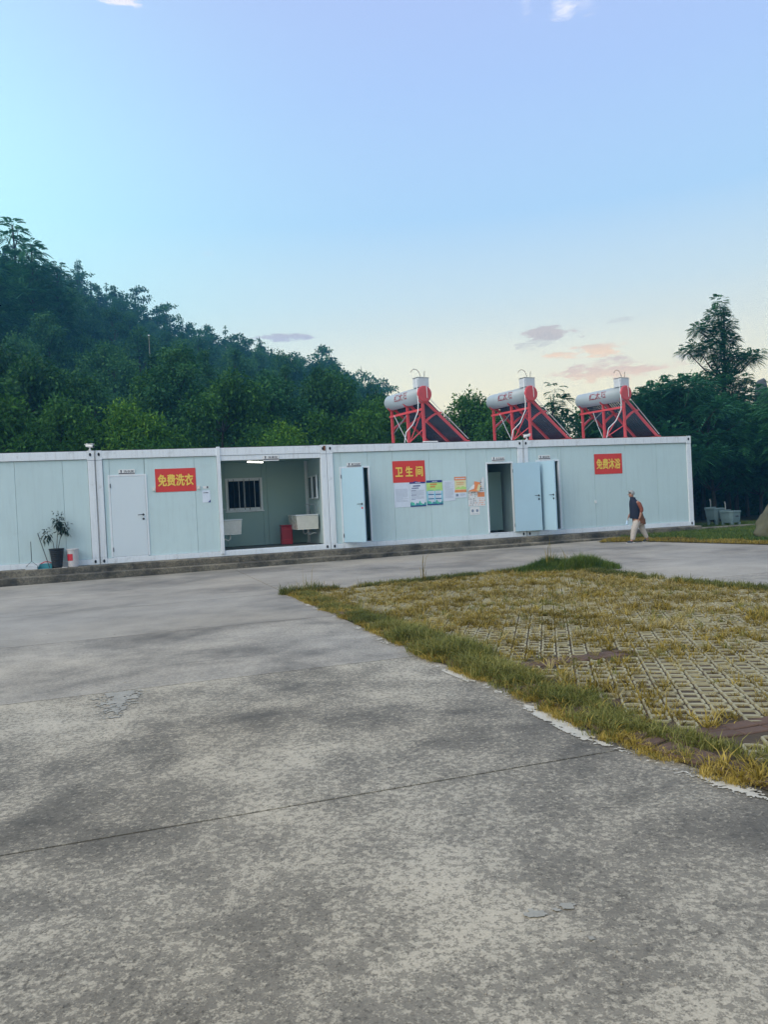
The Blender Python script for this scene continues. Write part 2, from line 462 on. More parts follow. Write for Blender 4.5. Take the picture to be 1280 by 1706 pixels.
def edge_dist(px, py, seg):
    best = 1e9
    for (ax, ay), (bx, by) in zip(seg[:-1], seg[1:]):
        dx, dy = bx - ax, by - ay
        t = max(0, min(1, ((px - ax) * dx + (py - ay) * dy) / (dx * dx + dy * dy)))
        best = min(best, math.hypot(px - ax - dx * t, py - ay - dy * t))
    return best


EDGE = FIELD[:10]

RX = [-200, -80, -53, -43, -31, -17, -6, 2, 13, 31, 55, 120, 200]
RZ = [52, 40, 33, 29.5, 23.5, 17, 14.5, 9.0, 3.0, .8, 0, 0, 0]


def hz(x, y):
    b = (x * M.x + y * M.y) - 24.5
    if b <= 0: return gz(x, y) - .03
    r = float(np.interp(x, RX, RZ))
    s = min(b / 82., 1.0); s = s * .85 + .15 * s * s * (3 - 2 * s)
    if b > 90: s = max(.3, 1 - (b - 90) / 160.)
    n = noise.noise(Vector((x * .045, y * .045, 0))) * 1.6 * min(1, b / 25)
    return max(gz(x, y) - .03, r * s + n * min(1, r / 6) + .1)


def build_terrain():
    xs = np.concatenate([np.linspace(-260, -150, 5), np.linspace(-130, 130, 66), np.linspace(150, 260, 5)])
    ys = np.concatenate([np.linspace(-120, -10, 6), np.linspace(0, 20, 11), np.linspace(21, 150, 66), np.linspace(165, 260, 5)])
    V = [(x, y, hz(x, y) - .02) for y in ys for x in xs]; nx = len(xs)
    Fq = [(j * nx + i, j * nx + i + 1, (j + 1) * nx + i + 1, (j + 1) * nx + i) for j in range(len(ys) - 1) for i in range(nx - 1)]
    np_mesh('ground', V, Fq, MAT['under'], smooth=True, kind='structure')


build_terrain()

# concrete yard made of cast slabs with recessed joints
yard = MB().add([(*st(-60, -40), .0), (*st(60, -40), .0), (*st(60, 19.3), .0), (*st(-60, 19.3), .0)], [(0, 1, 2, 3)])
yard_o = MB()
ss = np.linspace(-60, 60, 61)
_v = []; _f = []
for j, t in enumerate((-40, -20, 0, 8, 14, 19.4)):
    for i, s in enumerate(ss): _v.append((*st(s, t), -.012))
for j in range(5):
    for i in range(60): _f.append((j * 61 + i, j * 61 + i + 1, (j + 1) * 61 + i + 1, (j + 1) * 61 + i))
yard_o.add(_v, _f)
yard_o = yard_o.build('concrete_yard', MAT['soil'], ground=True, kind='structure')
TROWS = [-8.6, -5.5, -2.4, .63, 3.69, 6.75, 9.85, 13.0, 16.1, 19.42]


def sedge(t):    # cross joint follows the edge of the grass field
    return float(np.interp(t, [0, 3.4, 6.5, 12.8, 20], [2.75, 2.62, 2.42, 2.17, 1.95]))


def slab(s0, s1, t0, t1, mat, follow0=False, follow1=False):
    nx = max(2, int((s1 - s0) / .9)); ny = max(2, int((t1 - t0) / .9)); g = .008
    pts = []
    mb = MB()
    for j in range(ny + 1):
        t = t0 + g + (t1 - t0 - 2 * g) * j / ny
        a = (sedge(t) if follow0 else s0) + g; b = (sedge(t) if follow1 else s1) - g
        for i in range(nx + 1):
            s = a + (b - a) * i / nx
            # slightly ragged edges
            jx = (noise.noise(Vector((s * 3, t * 3, 1))) * .004) if i in (0, nx) else 0
            jy = (noise.noise(Vector((s * 3, t * 3, 5))) * .004) if j in (0, ny) else 0
            x, y = st(s + jx, t + jy)
            pts.append((x, y, .004 + noise.noise(Vector((x * .6, y * .6, 0))) * .003))
    w = nx + 1
    fs = [(j * w + i, j * w + i + 1, (j + 1) * w + i + 1, (j + 1) * w + i) for j in range(ny) for i in range(nx)]
    ring = [i for i in range(w)] + [j * w + nx for j in range(1, ny + 1)] + [ny * w + i for i in range(nx - 1, -1, -1)] + [j * w for j in range(ny - 1, 0, -1)]
    b0 = len(pts); pts += [(pts[i][0], pts[i][1], -.03) for i in ring]
    for k in range(len(ring)):
        k2 = (k + 1) % len(ring); fs.append((ring[k], b0 + k, b0 + k2, ring[k2]))
    mb.add(pts, fs)
    return mb.build('concrete_slab', mat, yard_o, smooth=False, ground=True)


for r in range(len(TROWS) - 1):
    t0, t1 = TROWS[r], TROWS[r + 1]
    mat = MAT['conc_near'] if r < 5 else (MAT['conc_far'])
    if r == 5: mat = MAT['conc_mid']
    slab(-5.2, 2.4, t0, t1, mat, follow1=True)
    cuts = [-5.2, -10.8, -16.5]
    for a, b in zip(cuts[1:], cuts[:-1]): slab(a, b, t0, t1, mat)
    rc = [2.4, 7.2, 12.2, 17.2, 23]
    for k, (a, b) in enumerate(zip(rc[:-1], rc[1:])):
        # skip slabs wholly under the grass field
        xs = [st(s, t) for s in (a, b) for t in (t0, t1)]
        if all(inside(*p) for p in xs): continue
        slab(a, b, t0, t1, mat, follow0=(k == 0))


# irregular flakes of worn paint / mortar built as real thin sheets
def flakes(name, test, x0, x1, y0, y1, step, z, mat, **kw):
    V = {}; Fl = []; mb = MB()
    def vid(i, j):
        if (i, j) not in V:
            x = x0 + i * step; y = y0 + j * step
            x += (random.random() - .5) * step * .6; y += (random.random() - .5) * step * .6
            V[(i, j)] = len(mb.v); mb.v.append((x, y, z))
        return V[(i, j)]
    for i in range(int((x1 - x0) / step)):
        for j in range(int((y1 - y0) / step)):
            if test(x0 + (i + .5) * step, y0 + (j + .5) * step):
                mb.f.append((vid(i, j), vid(i + 1, j), vid(i + 1, j + 1), vid(i, j + 1)))
    return mb.build(name, mat, None, ground=True, **kw)


PL = [(-1.72, 12.86), (-.45, 9.22), (.28, 6.92), (.77, 5.69), (1.10, 4.52), (1.31, 4.08), (1.62, 3.56), (1.94, 2.9)]


def paint_test(x, y):
    d = edge_dist(x, y, PL)
    if d > .055: return False
    n = noise.noise(Vector((x * 1.3, y * 1.3, 3))) * .9 + noise.noise(Vector((x * 7, y * 7, 9))) * .5 + noise.noise(Vector((x * 26, y * 26, 2))) * .4 + noise.noise(Vector((x * 60, y * 60, 2))) * .25
    return n > .10 + d * 4.2 - (.12 if y < 5.2 else 0) + (.14 if y > 6.5 else 0)


flakes('painted_line', paint_test, .3, 2.1, 2.9, 6.6, .008, .0092, MAT['road_paint'], kind='structure')
flakes('painted_line', paint_test, -1.9, .5, 6.6, 12.9, .018, .0092, MAT['road_paint'], kind='structure')


def tri_test(x, y):
    s = x * D.x + y * D.y; t = x * M.x + y * M.y
    cx = -.29; a = (6.70 - t) / .85
    if a < .0 or a > 1: return False
    w = .15 * (1 - a) + .0
    n = noise.noise(Vector((x * 9, y * 9, 0))) * .13 + noise.noise(Vector((x * 30, y * 30, 4))) * .13
    return abs(s - cx) < w + n


flakes('mortar_patch', tri_test, -2.7, -1.6, 5.3, 6.8, .014, .0092, MAT['patch'], kind='structure')


def spots_test(x, y):
    for (cx, cy, r) in ((.45, 2.62, .026), (.53, 2.64, .010), (.57, 2.66, .020), (.60, 2.46, .012), (-1.35, 2.35, .02)):
        if math.hypot((x - cx) * .8, (y - cy)) < r + noise.noise(Vector((x * 40, y * 40, 4))) * .014: return True
    return False


flakes('mortar_splash', spots_test, -1.5, .8, 2.2, 6.3, .010, .0092, MAT['patch'], kind='structure')

# loose grit and tiny stones lying on the yard
gm = MB(); g_r = random.Random(9)
for k in range(420):
    y = 2.2 + 9 * g_r.random() ** 1.6; x = g_r.uniform(-.5, .5) * y
    if inside(x, y): continue
    r_ = g_r.uniform(.0015, .0045) * (1 + y * .12)
    a0 = g_r.uniform(0, 6)
    gm.add([(x + math.cos(a0 + i * 1.57) * r_, y + math.sin(a0 + i * 1.57) * r_, .006) for i in range(4)] + [(x + r_ * .2, y, .006 + r_ * .9)], [(0, 1, 4), (1, 2, 4), (2, 3, 4), (3, 0, 4)])
tag(gm.build('grit', MAT['conc_mid'], ground=True, kind='stuff'), 'loose grit and tiny stones scattered on the concrete yard', 'grit')

# steps in front of the cabins
steps = empty('concrete_steps', (0, 0, 0), kind='structure')


def step_mb(u0, u1, w0, w1, z1, z0=-.05, ragged=.008):
    n = int((u1 - u0) / .12); pts = []; fs = []
    for i in range(n + 1):
        u = u0 + (u1 - u0) * i / n
        r = noise.noise(Vector((u * 4, w0, 0))) * ragged + noise.noise(Vector((u * 13, w0, 7))) * ragged
        r2 = noise.noise(Vector((u * 6, w0, 3))) * ragged
        for (y, z) in ((-w0 - r, z0), (-w0 - r * .8, z1 * .5), (-w0 - r2, z1 - .018), (-w0 + .018 + abs(r2), z1 + r2 * .3), (-w1, z1)):
            p = wp(u, y); pts.append((p.x, p.y, z))
    for i in range(n):
        for k in range(4): a = i * 5 + k; fs.append((a, a + 5, a + 6, a + 1))
    fs.append((0, 1, 2, 3, 4)); e = n * 5; fs.append((e + 4, e + 3, e + 2, e + 1, e))
    return MB().add(pts, fs)


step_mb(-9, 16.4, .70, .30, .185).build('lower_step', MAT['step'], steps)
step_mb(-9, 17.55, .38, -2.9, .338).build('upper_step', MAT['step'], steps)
# low kerb running on past the last cabin
step_mb(17.56, 20.6, .38, .05, .27).build('kerb', MAT['step'], steps)

# soil bed of the grass paving
cx0 = sum(p[0] for p in FIELD) / len(FIELD); cy0 = sum(p[1] for p in FIELD) / len(FIELD)
fb = MB()
_ring = []
for (ax, ay), (bx, by) in zip(FIELD, FIELD[1:] + FIELD[:1]):
    n = max(1, int(math.hypot(bx - ax, by - ay) / .25))
    for k in range(n):
        t = k / n; x = ax + (bx - ax) * t; y = ay + (by - ay) * t
        _ring.append((x + noise.noise(Vector((x * 2, y * 2, 0))) * .05, y + noise.noise(Vector((x * 2, y * 2, 6))) * .05))
nr = len(_ring)
for k in range(6):
    f = 1 - k / 6
    fb.v += [(cx0 + (x - cx0) * f, cy0 + (y - cy0) * f, .013 if k == 0 else .016) for x, y in _ring]
for k in range(5):
    for i in range(nr): fb.f.append((k * nr + i, k * nr + (i + 1) % nr, (k + 1) * nr + (i + 1) % nr, (k + 1) * nr + i))
fb.f.append(tuple(5 * nr + i for i in range(nr)))
paving = fb.build('grass_paving', MAT['soil'], ground=True, kind='structure')


# pavers: a figure of eight block with two planting holes
def paver_geo():
    c = .065
    def ocx(cx):   # outer octagon-ish outline of one half, hole rectangle
        return
    a = .060; w = .060; k = .022
    hx, hy = .045, .046
    # outline of two joined octagons along y
    out = [(-w + k, -2 * c + .004), (w - k, -2 * c + .004), (w, -2 * c + .004 + k), (w, -k), (w - k * .7, 0), (w, k), (w, 2 * c - .004 - k), (w - k, 2 * c - .004), (-w + k, 2 * c - .004), (-w, 2 * c - .004 - k), (-w, k), (-w + k * .7, 0), (-w, -k), (-w, -2 * c + .004 + k)]
    h1 = [(-hx, -c - hy), (hx, -c - hy), (hx, -c + hy), (-hx, -c + hy)]
    h2 = [(-hx, c - hy), (hx, c - hy), (hx, c + hy), (-hx, c + hy)]
    v = [(x, y, .030) for x, y in out] + [(x, y, .030) for x, y in h1 + h2]
    n = 14
    v += [(x * 1.04, y * 1.02, .0) for x, y in out] + [(x * .9, y, .0) for x, y in h1 + h2]
    A = list(range(14)); H1 = [14, 15, 16, 17]; H2 = [18, 19, 20, 21]
    f = [(0, 1, 15, 14), (1, 2, 15), (2, 3, 16, 15), (3, 4, 16), (4, 11, 17, 16), (11, 12, 17), (12, 13, 14, 17), (13, 0, 14),
         (11, 4, 19, 18), (4, 5, 19), (5, 6, 20, 19), (6, 7, 20), (7, 8, 21, 20), (8, 9, 21), (9, 10, 18, 21), (10, 11, 18)]
    o = 22
    for i in range(14): j = (i + 1) % 14; f.append((i, i + o, j + o, j))
    for H in (H1, H2):
        for i in range(4): a_, b_ = H[i], H[(i + 1) % 4]; f.append((a_, b_, b_ + o, a_ + o))
    return v, f


PV, PF = paver_geo()
pme = bpy.data.meshes.new('paver'); pme.from_pydata(PV, [], PF); pme.materials.append(MAT['paver']); pme.update()
PANG = R(-12)
ex = Vector((math.cos(PANG), math.sin(PANG))); ey = Vector((-math.sin(PANG), math.cos(PANG)))
BANDS = [3.66, 5.80, 7.9]


def band_near(x, y, half):
    t = x * M.x + y * M.y
    return any(abs(t - b) < half for b in BANDS)


blocks = []
for i in range(-40, 80):
    for j in range(-20, 90):
        gx = i * .134; gy = j * .268 + (.134 if i % 2 else 0)
        x = 1.0 + ex.x * gx + ey.x * gy; y = 3.0 + ex.y * gx + ey.y * gy
        if not inside(x, y): continue
        de = edge_dist(x, y, EDGE)
        if de < .42 + noise.noise(Vector((x, y, 0))) * .1 or y < 2.2: continue
        if band_near(x, y, .15) and (y < 5.4 or (y < 7.3 and x < 2.2)): continue
        if x > .52 * y + 4.0: continue
        blocks.append((y, x))
blocks.sort()
inview = [b for b in blocks if b[1] < .5 * b[0] + .1]
inset = set(inview[:298])
rest = MB()
for (y, x) in blocks:
    rz = PANG + random.gauss(0, .02); z = -.003 + random.gauss(0, .0022) + gz(x, y)
    if (y, x) in inset:
        o = bpy.data.objects.new('paver', pme); COL.objects.link(o); o.parent = paving
        o.location = (x, y, z); o.rotation_euler = (random.gauss(0, .02), random.gauss(0, .02), rz)
        s = random.uniform(.97, 1.02); o.scale = (s, s, 1)
    else:
        mt = Matrix.Translation((x, y, z)) @ Matrix.Rotation(rz, 4, 'Z') @ Matrix.Rotation(random.gauss(0, .02), 4, 'X')
        rest.add([mt @ Vector(p) for p in PV], PF)
rest.build('pavers_far', MAT['paver'], paving, kind='stuff')

# bricks: a border row and cross bands
bm = MB().box(-.097, -.046, 0, .097, .046, .04)
bme = bpy.data.meshes.new('brick'); bme.from_pydata(bm.v, [], bm.f); bme.materials.append(MAT['brick']); bme.update()
nb = 0


def put_brick(x, y, rz):
    global nb
    if nb >= 290: return
    o = bpy.data.objects.new('brick', bme); COL.objects.link(o); o.parent = paving
    o.location = (x, y, -.014 + random.gauss(0, .002) + gz(x, y)); o.rotation_euler = (random.gauss(0, .02), random.gauss(0, .02), rz + random.gauss(0, .015))
    b = o.modifiers.new('bevel', 'BEVEL'); b.width = .006; b.segments = 1
    nb += 1


for (ax, ay), (bx, by) in zip(EDGE[:-1], EDGE[1:]):
    ln = math.hypot(bx - ax, by - ay); n = int(ln / .100)
    nxn = Vector((-(by - ay), bx - ax)).normalized()      # points into the field (to the right)
    if nxn.x < 0: nxn = -nxn
    for k in range(n):
        t = (k + .5) / n; x = ax + (bx - ax) * t + nxn.x * .13; y = ay + (by - ay) * t + nxn.y * .13
        put_brick(x, y, math.atan2(nxn.y, nxn.x) + .25)
for b in BANDS[:2]:
    for row in (-.052, .052):
        s = sedge(b) + .25
        while s < (4.3 if b < 5 else 5.2):
            x, y = st(s, b + row)
            if inside(x, y) and x < .5 * y + .2 and (b < 5 or x < 2.15): put_brick(x, y, ROTZ)
            s += .203


# ------------------------------------------------------------------ grass
def blades(name, pts, n_per, h, w, spread, lean, mat, hsig=.35, **kw):
    """pts: (x,y,z,scale) tufts -> curved blades, 2 segments each (quad + tri as quads)"""
    P = np.array(pts, dtype=float)
    P = np.repeat(P, n_per, axis=0); N = len(P)
    a = rng.uniform(0, 2 * np.pi, N); rr = np.abs(rng.normal(0, spread, N))
    bx = P[:, 0] + np.cos(a) * rr; by = P[:, 1] + np.sin(a) * rr; bz = P[:, 2]
    hh = h * P[:, 3] * np.clip(rng.normal(1, hsig, N), .3, 2.0)
    la = a + rng.normal(0, .8, N); ln = hh * np.abs(rng.normal(lean, lean * .6, N))
    wa = la + np.pi / 2 + rng.normal(0, .5, N)
    ww = w * rng.uniform(.6, 1.4, N) * np.sqrt(P[:, 3])
    dx, dy = np.cos(wa) * ww / 2, np.sin(wa) * ww / 2
    mx = bx + np.cos(la) * ln * .35; my = by + np.sin(la) * ln * .35; mz = bz + hh * .62
    tx = bx + np.cos(la) * ln; ty = by + np.sin(la) * ln; tz = bz + hh * rng.uniform(.75, 1.0, N)
    V = np.stack([np.stack([bx - dx, by - dy, bz], 1), np.stack([bx + dx, by + dy, bz], 1),
                  np.stack([mx + dx * .75, my + dy * .75, mz], 1), np.stack([mx - dx * .75, my - dy * .75, mz], 1), np.stack([tx, ty, tz], 1)], 1).reshape(-1, 3)
    b = np.arange(N)[:, None] * 5
    tri = np.concatenate([b + np.array([[0, 1, 2]]), b + np.array([[0, 2, 3]]), b + np.array([[3, 2, 4]])], 1).reshape(-1, 3)
    o = np_mesh(name, V, tri, mat, kind='stuff', tri=True)
    return tag(o, **kw)


def nz(x, y, s, k=0): return noise.noise(Vector((x * s, y * s, k)))


pts = []
for _k in range(66000):
    y = 2.2 + 12.4 * random.random() ** .9; x = random.uniform(-1.7, min(8.2, .52 * y + 3.0))
    if not inside(x, y): continue
    n = nz(x, y, 1.6) * .7 + nz(x, y, 5, 3) * .45
    dens = np.interp(y, [3, 5.0, 6.0, 7.2, 8.5, 10.5, 14], [.02, .05, .11, .20, .32, .40, .46]) + n * .85
    dens += max(0, .5 - edge_dist(x, y, EDGE)) * .5
    if band_near(x, y, .12) and y < 6.5: dens -= .12
    if random.random() > dens: continue
    pts.append((x, y, .018 + gz(x, y), random.choice((.45, .6, .8, 1., 1.2, 1.6)) * random.uniform(.8, 1.2) * (1 + .6 * max(-.5, n))))
blades('dry_grass', pts, 12, .032, .0060, .020, 1.15, MAT['grass_dry'], label='short straw coloured grass growing between the pavers', cat='grass')
pts = []
for _k in range(2900):
    y = 3.2 + 11.2 * random.random() ** .9; x = random.uniform(-1.7, .52 * y + 2.0)
    if inside(x, y) and edge_dist(x, y, EDGE) > .3 and nz(x, y, 1.3, 31) > -.15 and not (y < 7 and random.random() < .75): pts.append((x, y, .016 + gz(x, y), random.uniform(.7, 1.5)))
blades('straw_tufts', pts, 20, .048, .0055, .018, 1.1, MAT['straw'], label='pale straw tufts standing out of the grass between the pavers', cat='grass')
pts = []
for _k in range(2300):
    y = 3.2 + 11.2 * random.random() ** .9; x = random.uniform(-1.7, .52 * y + 2.0)
    if inside(x, y) and edge_dist(x, y, EDGE) > .3 and nz(x, y, .9, 55) > .0 and not (y < 6 and random.random() < .8): pts.append((x, y, .016 + gz(x, y), random.uniform(.6, 1.4)))
blades('green_tufts', pts, 18, .045, .0060, .022, .9, MAT['grass_green'], label='small green tufts scattered through the dry grass paving', cat='grass')
pts = []
for (y, x) in blocks:
    if y > 10: continue
    for sg in (-1, 1):
        if random.random() < .42 + .5 * nz(x, y, 1.1, 77): continue
        hx_ = x + ey.x * .065 * sg; hy_ = y + ey.y * .065 * sg
        for _q in range(2): pts.append((hx_ + random.gauss(0, .02), hy_ + random.gauss(0, .018), gz(x, y) + .014, random.uniform(.5, 1.3)))
blades('hole_grass', pts, 9, .026, .005, .014, .9, MAT['grass_brown'], label='brownish stubble filling the holes of the grass pavers', cat='grass')
# verge along the yard
pts = []
while len(pts) < 4200:
    y = 2.6 + 10.4 * random.random(); x = random.uniform(-1.7, 3.2)
    d = edge_dist(x, y, EDGE)
    if not inside(x, y) and d > .04: continue
    if d > .62: continue
    n = nz(x, y, 2.2, 8) * .9 + nz(x, y, 7, 8) * .4
    wd = np.interp(y, [3.2, 4.2, 5, 7, 9, 12.9], [.38, .28, .26, .34, .28, .22])
    g = math.exp(-((d - wd * .75) / (wd * .48)) ** 2)
    if y < 4.35 and d < .26: g *= .12
    if random.random() > g * (.62 + 1.3 * n): continue
    tall = np.interp(y, [3.2, 5, 6.3, 7.2, 8.5, 10, 13], [.95, .85, 1.15, 1.45, 1.2, .85, .9])
    pts.append((x, y, .012 + gz(x, y), tall * random.uniform(.6, 1.2) * (1 + .35 * n)))
blades('verge_grass', pts, 15, .058, .0052, .030, .75, MAT['grass_green'], label='ragged green grass verge along the edge of the concrete yard', cat='grass')
# low creeping edge growth
pts = []
while len(pts) < 2500:
    y = 2.6 + 10.3 * random.random(); x = random.uniform(-1.8, 3.2)
    d = edge_dist(x, y, EDGE)
    if d > .10 + nz(x, y, 4) * .08 or (not inside(x, y) and d > .05 + .05 * nz(x, y, 6)): continue
    if nz(x, y, 2.5, 4) < -.12: continue
    pts.append((x, y, .012 + gz(x, y), random.uniform(.3, .9)))
blades('edge_grass', pts, 12, .035, .004, .022, .8, MAT['grass_dry'], label='low dry weeds creeping over the concrete edge', cat='grass')
# mound of lush grass at the far corner and rim
pts = []
while len(pts) < 2600:
    x = random.gauss(3.3, .50); y = random.gauss(14.2, .20)
    if abs(x - 3.3) > .95 or abs(y - 14.2) > .45: continue
    k = min(1., .75 * math.exp(-((x - 3.0) / .38) ** 2 - ((y - 14.25) / .35) ** 2) + .95 * math.exp(-((x - 3.65) / .36) ** 2 - ((y - 14.1) / .35) ** 2)) * (.8 + .5 * nz(x, y, 4, 6))
    pts.append((x, y, gz(x, y) + .01 + .05 * k, .35 + .85 * k * random.uniform(.6, 1.15)))
blades('mound_grass', pts, 15, .20, .008, .04, .35, MAT['grass_lush'], label='lush tall clump of green grass at the far corner of the paving', cat='grass')
pts = []
RIM = FIELD[12:] + FIELD[:1]
while len(pts) < 3000:
    y = random.uniform(8, 14.8); x = random.uniform(-1.8, 6)
    d = edge_dist(x, y, RIM)
    if d > .16 or nz(x, y, 2, 2) < -.25: continue
    pts.append((x, y, gz(x, y) + .01, random.uniform(.4, 1.1) * (1.8 if x < -1.1 and random.random() < .3 else 1)))
blades('rim_grass', pts, 10, .075, .007, .03, .6, MAT['grass_green'], label='scruffy grass rim along the far edge of the paving', cat='grass')
# tall thin weeds
pts = [(-1.35, 12.75, .05, 1.3), (-1.28, 12.8, .05, 1.0), (-1.5, 12.8, .05, .9), (.62, 13.55, .07, 1.6), (.66, 13.5, .07, 1.2), (-.45, 13.0, .06, .7), (.3, 13.3, .07, .7), (-1.05, 12.9, .05, .6), (2.95, 14.1, .15, 1.2), (3.05, 14.15, .15, 1.3), (3.35, 14.2, .15, 1.2), (.6, 6.85, .05, .7), (.75, 6.5, .05, .6)]
blades('tall_weeds', pts, 5, .30, .008, .02, .25, MAT['grass_dry'], label='thin tall seed stalks of weeds rising from the paving edge', cat='weeds')

# lawn by the right-hand road edge
LAWN = [(5.9, 21.2), (6.6, 20.95), (7.13, 20.35), (8.66, 17.35), (10.5, 14.0), (16, 4), (40, 10), (40, 40), (11.0, 40), (10.2, 26.3), (9.9, 24.05), (6.6, 22.6)]
lm = MB()
for (ax, ay), (bx, by) in zip(LAWN, LAWN[1:] + LAWN[:1]):
    n = max(1, int(math.hypot(bx - ax, by - ay) / 2.0))
    for k in range(n): lm.v.append((ax + (bx - ax) * k / n, ay + (by - ay) * k / n, .020))
lm.v.append((16, 22, .022)); c = len(lm.v) - 1
lm.f = [(i, (i + 1) % c, c) for i in range(c)]
lawn = lm.build('lawn', MAT['turf'], ground=True, kind='structure')
pts = []
while len(pts) < 19000:
    y = random.uniform(16, 27.5); x = random.uniform(5.9, .52 * y + 4.0)
    if not inside(x, y, LAWN): continue
    if random.random() < .2 + .3 * max(0, nz(x, y, 1.2)): continue
    pts.append((x, y, gz(x, y) + .02, random.uniform(.5, 1.1)))
green = [p for p in pts if p[1] - (-1.96 * (p[0] - 8.66) + 17.35) > 1.7 + 1.5 * nz(p[0], p[1], .8, 1)]
gs = set(green); dry = [p for p in pts if p not in gs]
blades('lawn_grass', green, 9, .085, .010, .05, .5, MAT['grass_lush'], label='green lawn strip beside the last cabin and the road', cat='grass')
blades('lawn_dry_grass', dry, 9, .055, .010, .05, .8, MAT['grass_dry'], label='yellowing lawn edge next to the concrete road on the right', cat='grass')

# ------------------------------------------------------------------ cabins
H0 = .13; H1 = 2.60; HT = 2.80; PW = .165; DEP = 2.44


def holes(parent, pts, axis='y'):
    for (x, y, z) in pts:
        mt = Matrix.Translation((x, y, z)) @ Matrix.Rotation(R(90), 4, 'X') @ Matrix.Diagonal((.55, 1, 1, 1))
        MB().lathe([(.045, -.004), (.045, .004)], 14, mt).build('hole', MAT['hole'], parent)


def cabin(k, label, post_w=PW):
    u0 = k * L; root = empty('container_cabin', wp(u0 + .005, 0), ROTZ, label=label, cat='container cabin', group='white container cabins joined in a row')
    W_ = L - .010
    root['_w'] = 0; del root['_w']
    # base beam, top beam (front), rear and sides
    MB().box(PW + .004, 0, 0, W_ - PW - .004, .14, H0).build('base_beam', MAT['frame'], root, bevel=.006)
    MB().box(PW + .004, -.006, H1, W_ - PW - .004, .14, HT).build('top_beam', MAT['frame'], root, bevel=.010)
    for (x, nm) in ((0, 0), (W_ - PW, 1)):
        for yy in (0, DEP - .16):
            p = MB().box(x, yy, .16, x + PW, yy + .16, H1 - .03).build('corner_post', MAT['frame'], root, bevel=.01)
            for (z0, z1) in ((-.002, .157), (H1 - .027, HT + .012)):
                c = MB().box(x - .004 * (x > 0), yy - .008 * (yy == 0), z0, x + PW + .004 * (x == 0), yy + .168, z1).build('corner_casting', MAT['frame'], p, bevel=.006)
    # rusted lifting holes sit on the castings
    for ch in kids(root):
        if ch.name.startswith('corner_post'):
            for cc in kids(ch): pass
    hl = []
    for x in (.095, W_ - .095):
        for z in (.075, HT - .085):
            hl.append((x, -.012, z))
    for (x, y, z) in hl:
        mt = Matrix.Translation((x, y, z)) @ Matrix.Rotation(R(90), 4, 'X') @ Matrix.Diagonal((.62, 1, 1, 1))
        MB().lathe([(.042, -.006), (.042, .006)], 14, mt).build('casting_hole', MAT['hole'], root)
    # roof, floor, rear
    MB().box(.01, .01, HT - .03, W_ - .01, DEP, HT + .004).build('roof', MAT['frame'], root)
    # roof edge capping, with rain gutter dirt
    MB().box(.17, .0, HT + .004, W_ - .17, .05, HT + .016).build('roof_flashing', MAT['rust'] if k == 2 else MAT['dmetal'], root)
    MB().box(PW, .145, .02, W_ - PW, DEP - .1, H0 - .012).build('floor', MAT['floor'], root)
    for x in (.03, W_ - .08):
        MB().box(x, .165, H0, x + .05, DEP - .17, H1 + .05).build('end_wall', MAT['panel'], root)
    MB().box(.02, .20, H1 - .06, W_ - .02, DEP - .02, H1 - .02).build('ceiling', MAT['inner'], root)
    return root, W_


def panel(root, a, b, z0, z1, y=.035, mat=None, nm='wall_panel'):
    return MB().box(a + .0025, y, z0, b - .0025, y + .05, z1).build(nm, mat or MAT['panel'], root, bevel=.003)


def front(root, W_, cuts, openings):
    """cuts: panel joints in local u; openings: (u0,u1,z0,z1)"""
    xs = sorted(set([PW + .006] + cuts + [W_ - PW - .006]))
    for a, b in zip(xs[:-1], xs[1:]):
        segs = [(a, b)]
        z0, z1 = H0 + .004, H1 - .008
        ops = [o for o in openings if o[0] < b - .01 and o[1] > a + .01]
        if not ops: panel(root, a, b, z0, z1); continue
        o = ops[0]
        oa, ob = max(a, o[0]), min(b, o[1])
        if oa - a > .01: panel(root, a, oa, z0, z1)
        if b - ob > .01: panel(root, ob, b, z0, z1)
        if z1 - o[3] > .03: panel(root, oa, ob, o[3], z1)


def door_frame(root, a, b, z0, z1, mat=None):
    mb = MB(); w = .045
    mb.box(a - w, .018, z0 - .0, a, .10, z1 + w).box(b, .018, z0 - .0, b + w, .10, z1 + w).box(a, .018, z1, b, .10, z1 + w).box(a, .02, z0 - .022, b, .10, z0)
    return mb.build('door_frame', mat or MAT['frame'], root, bevel=.004)


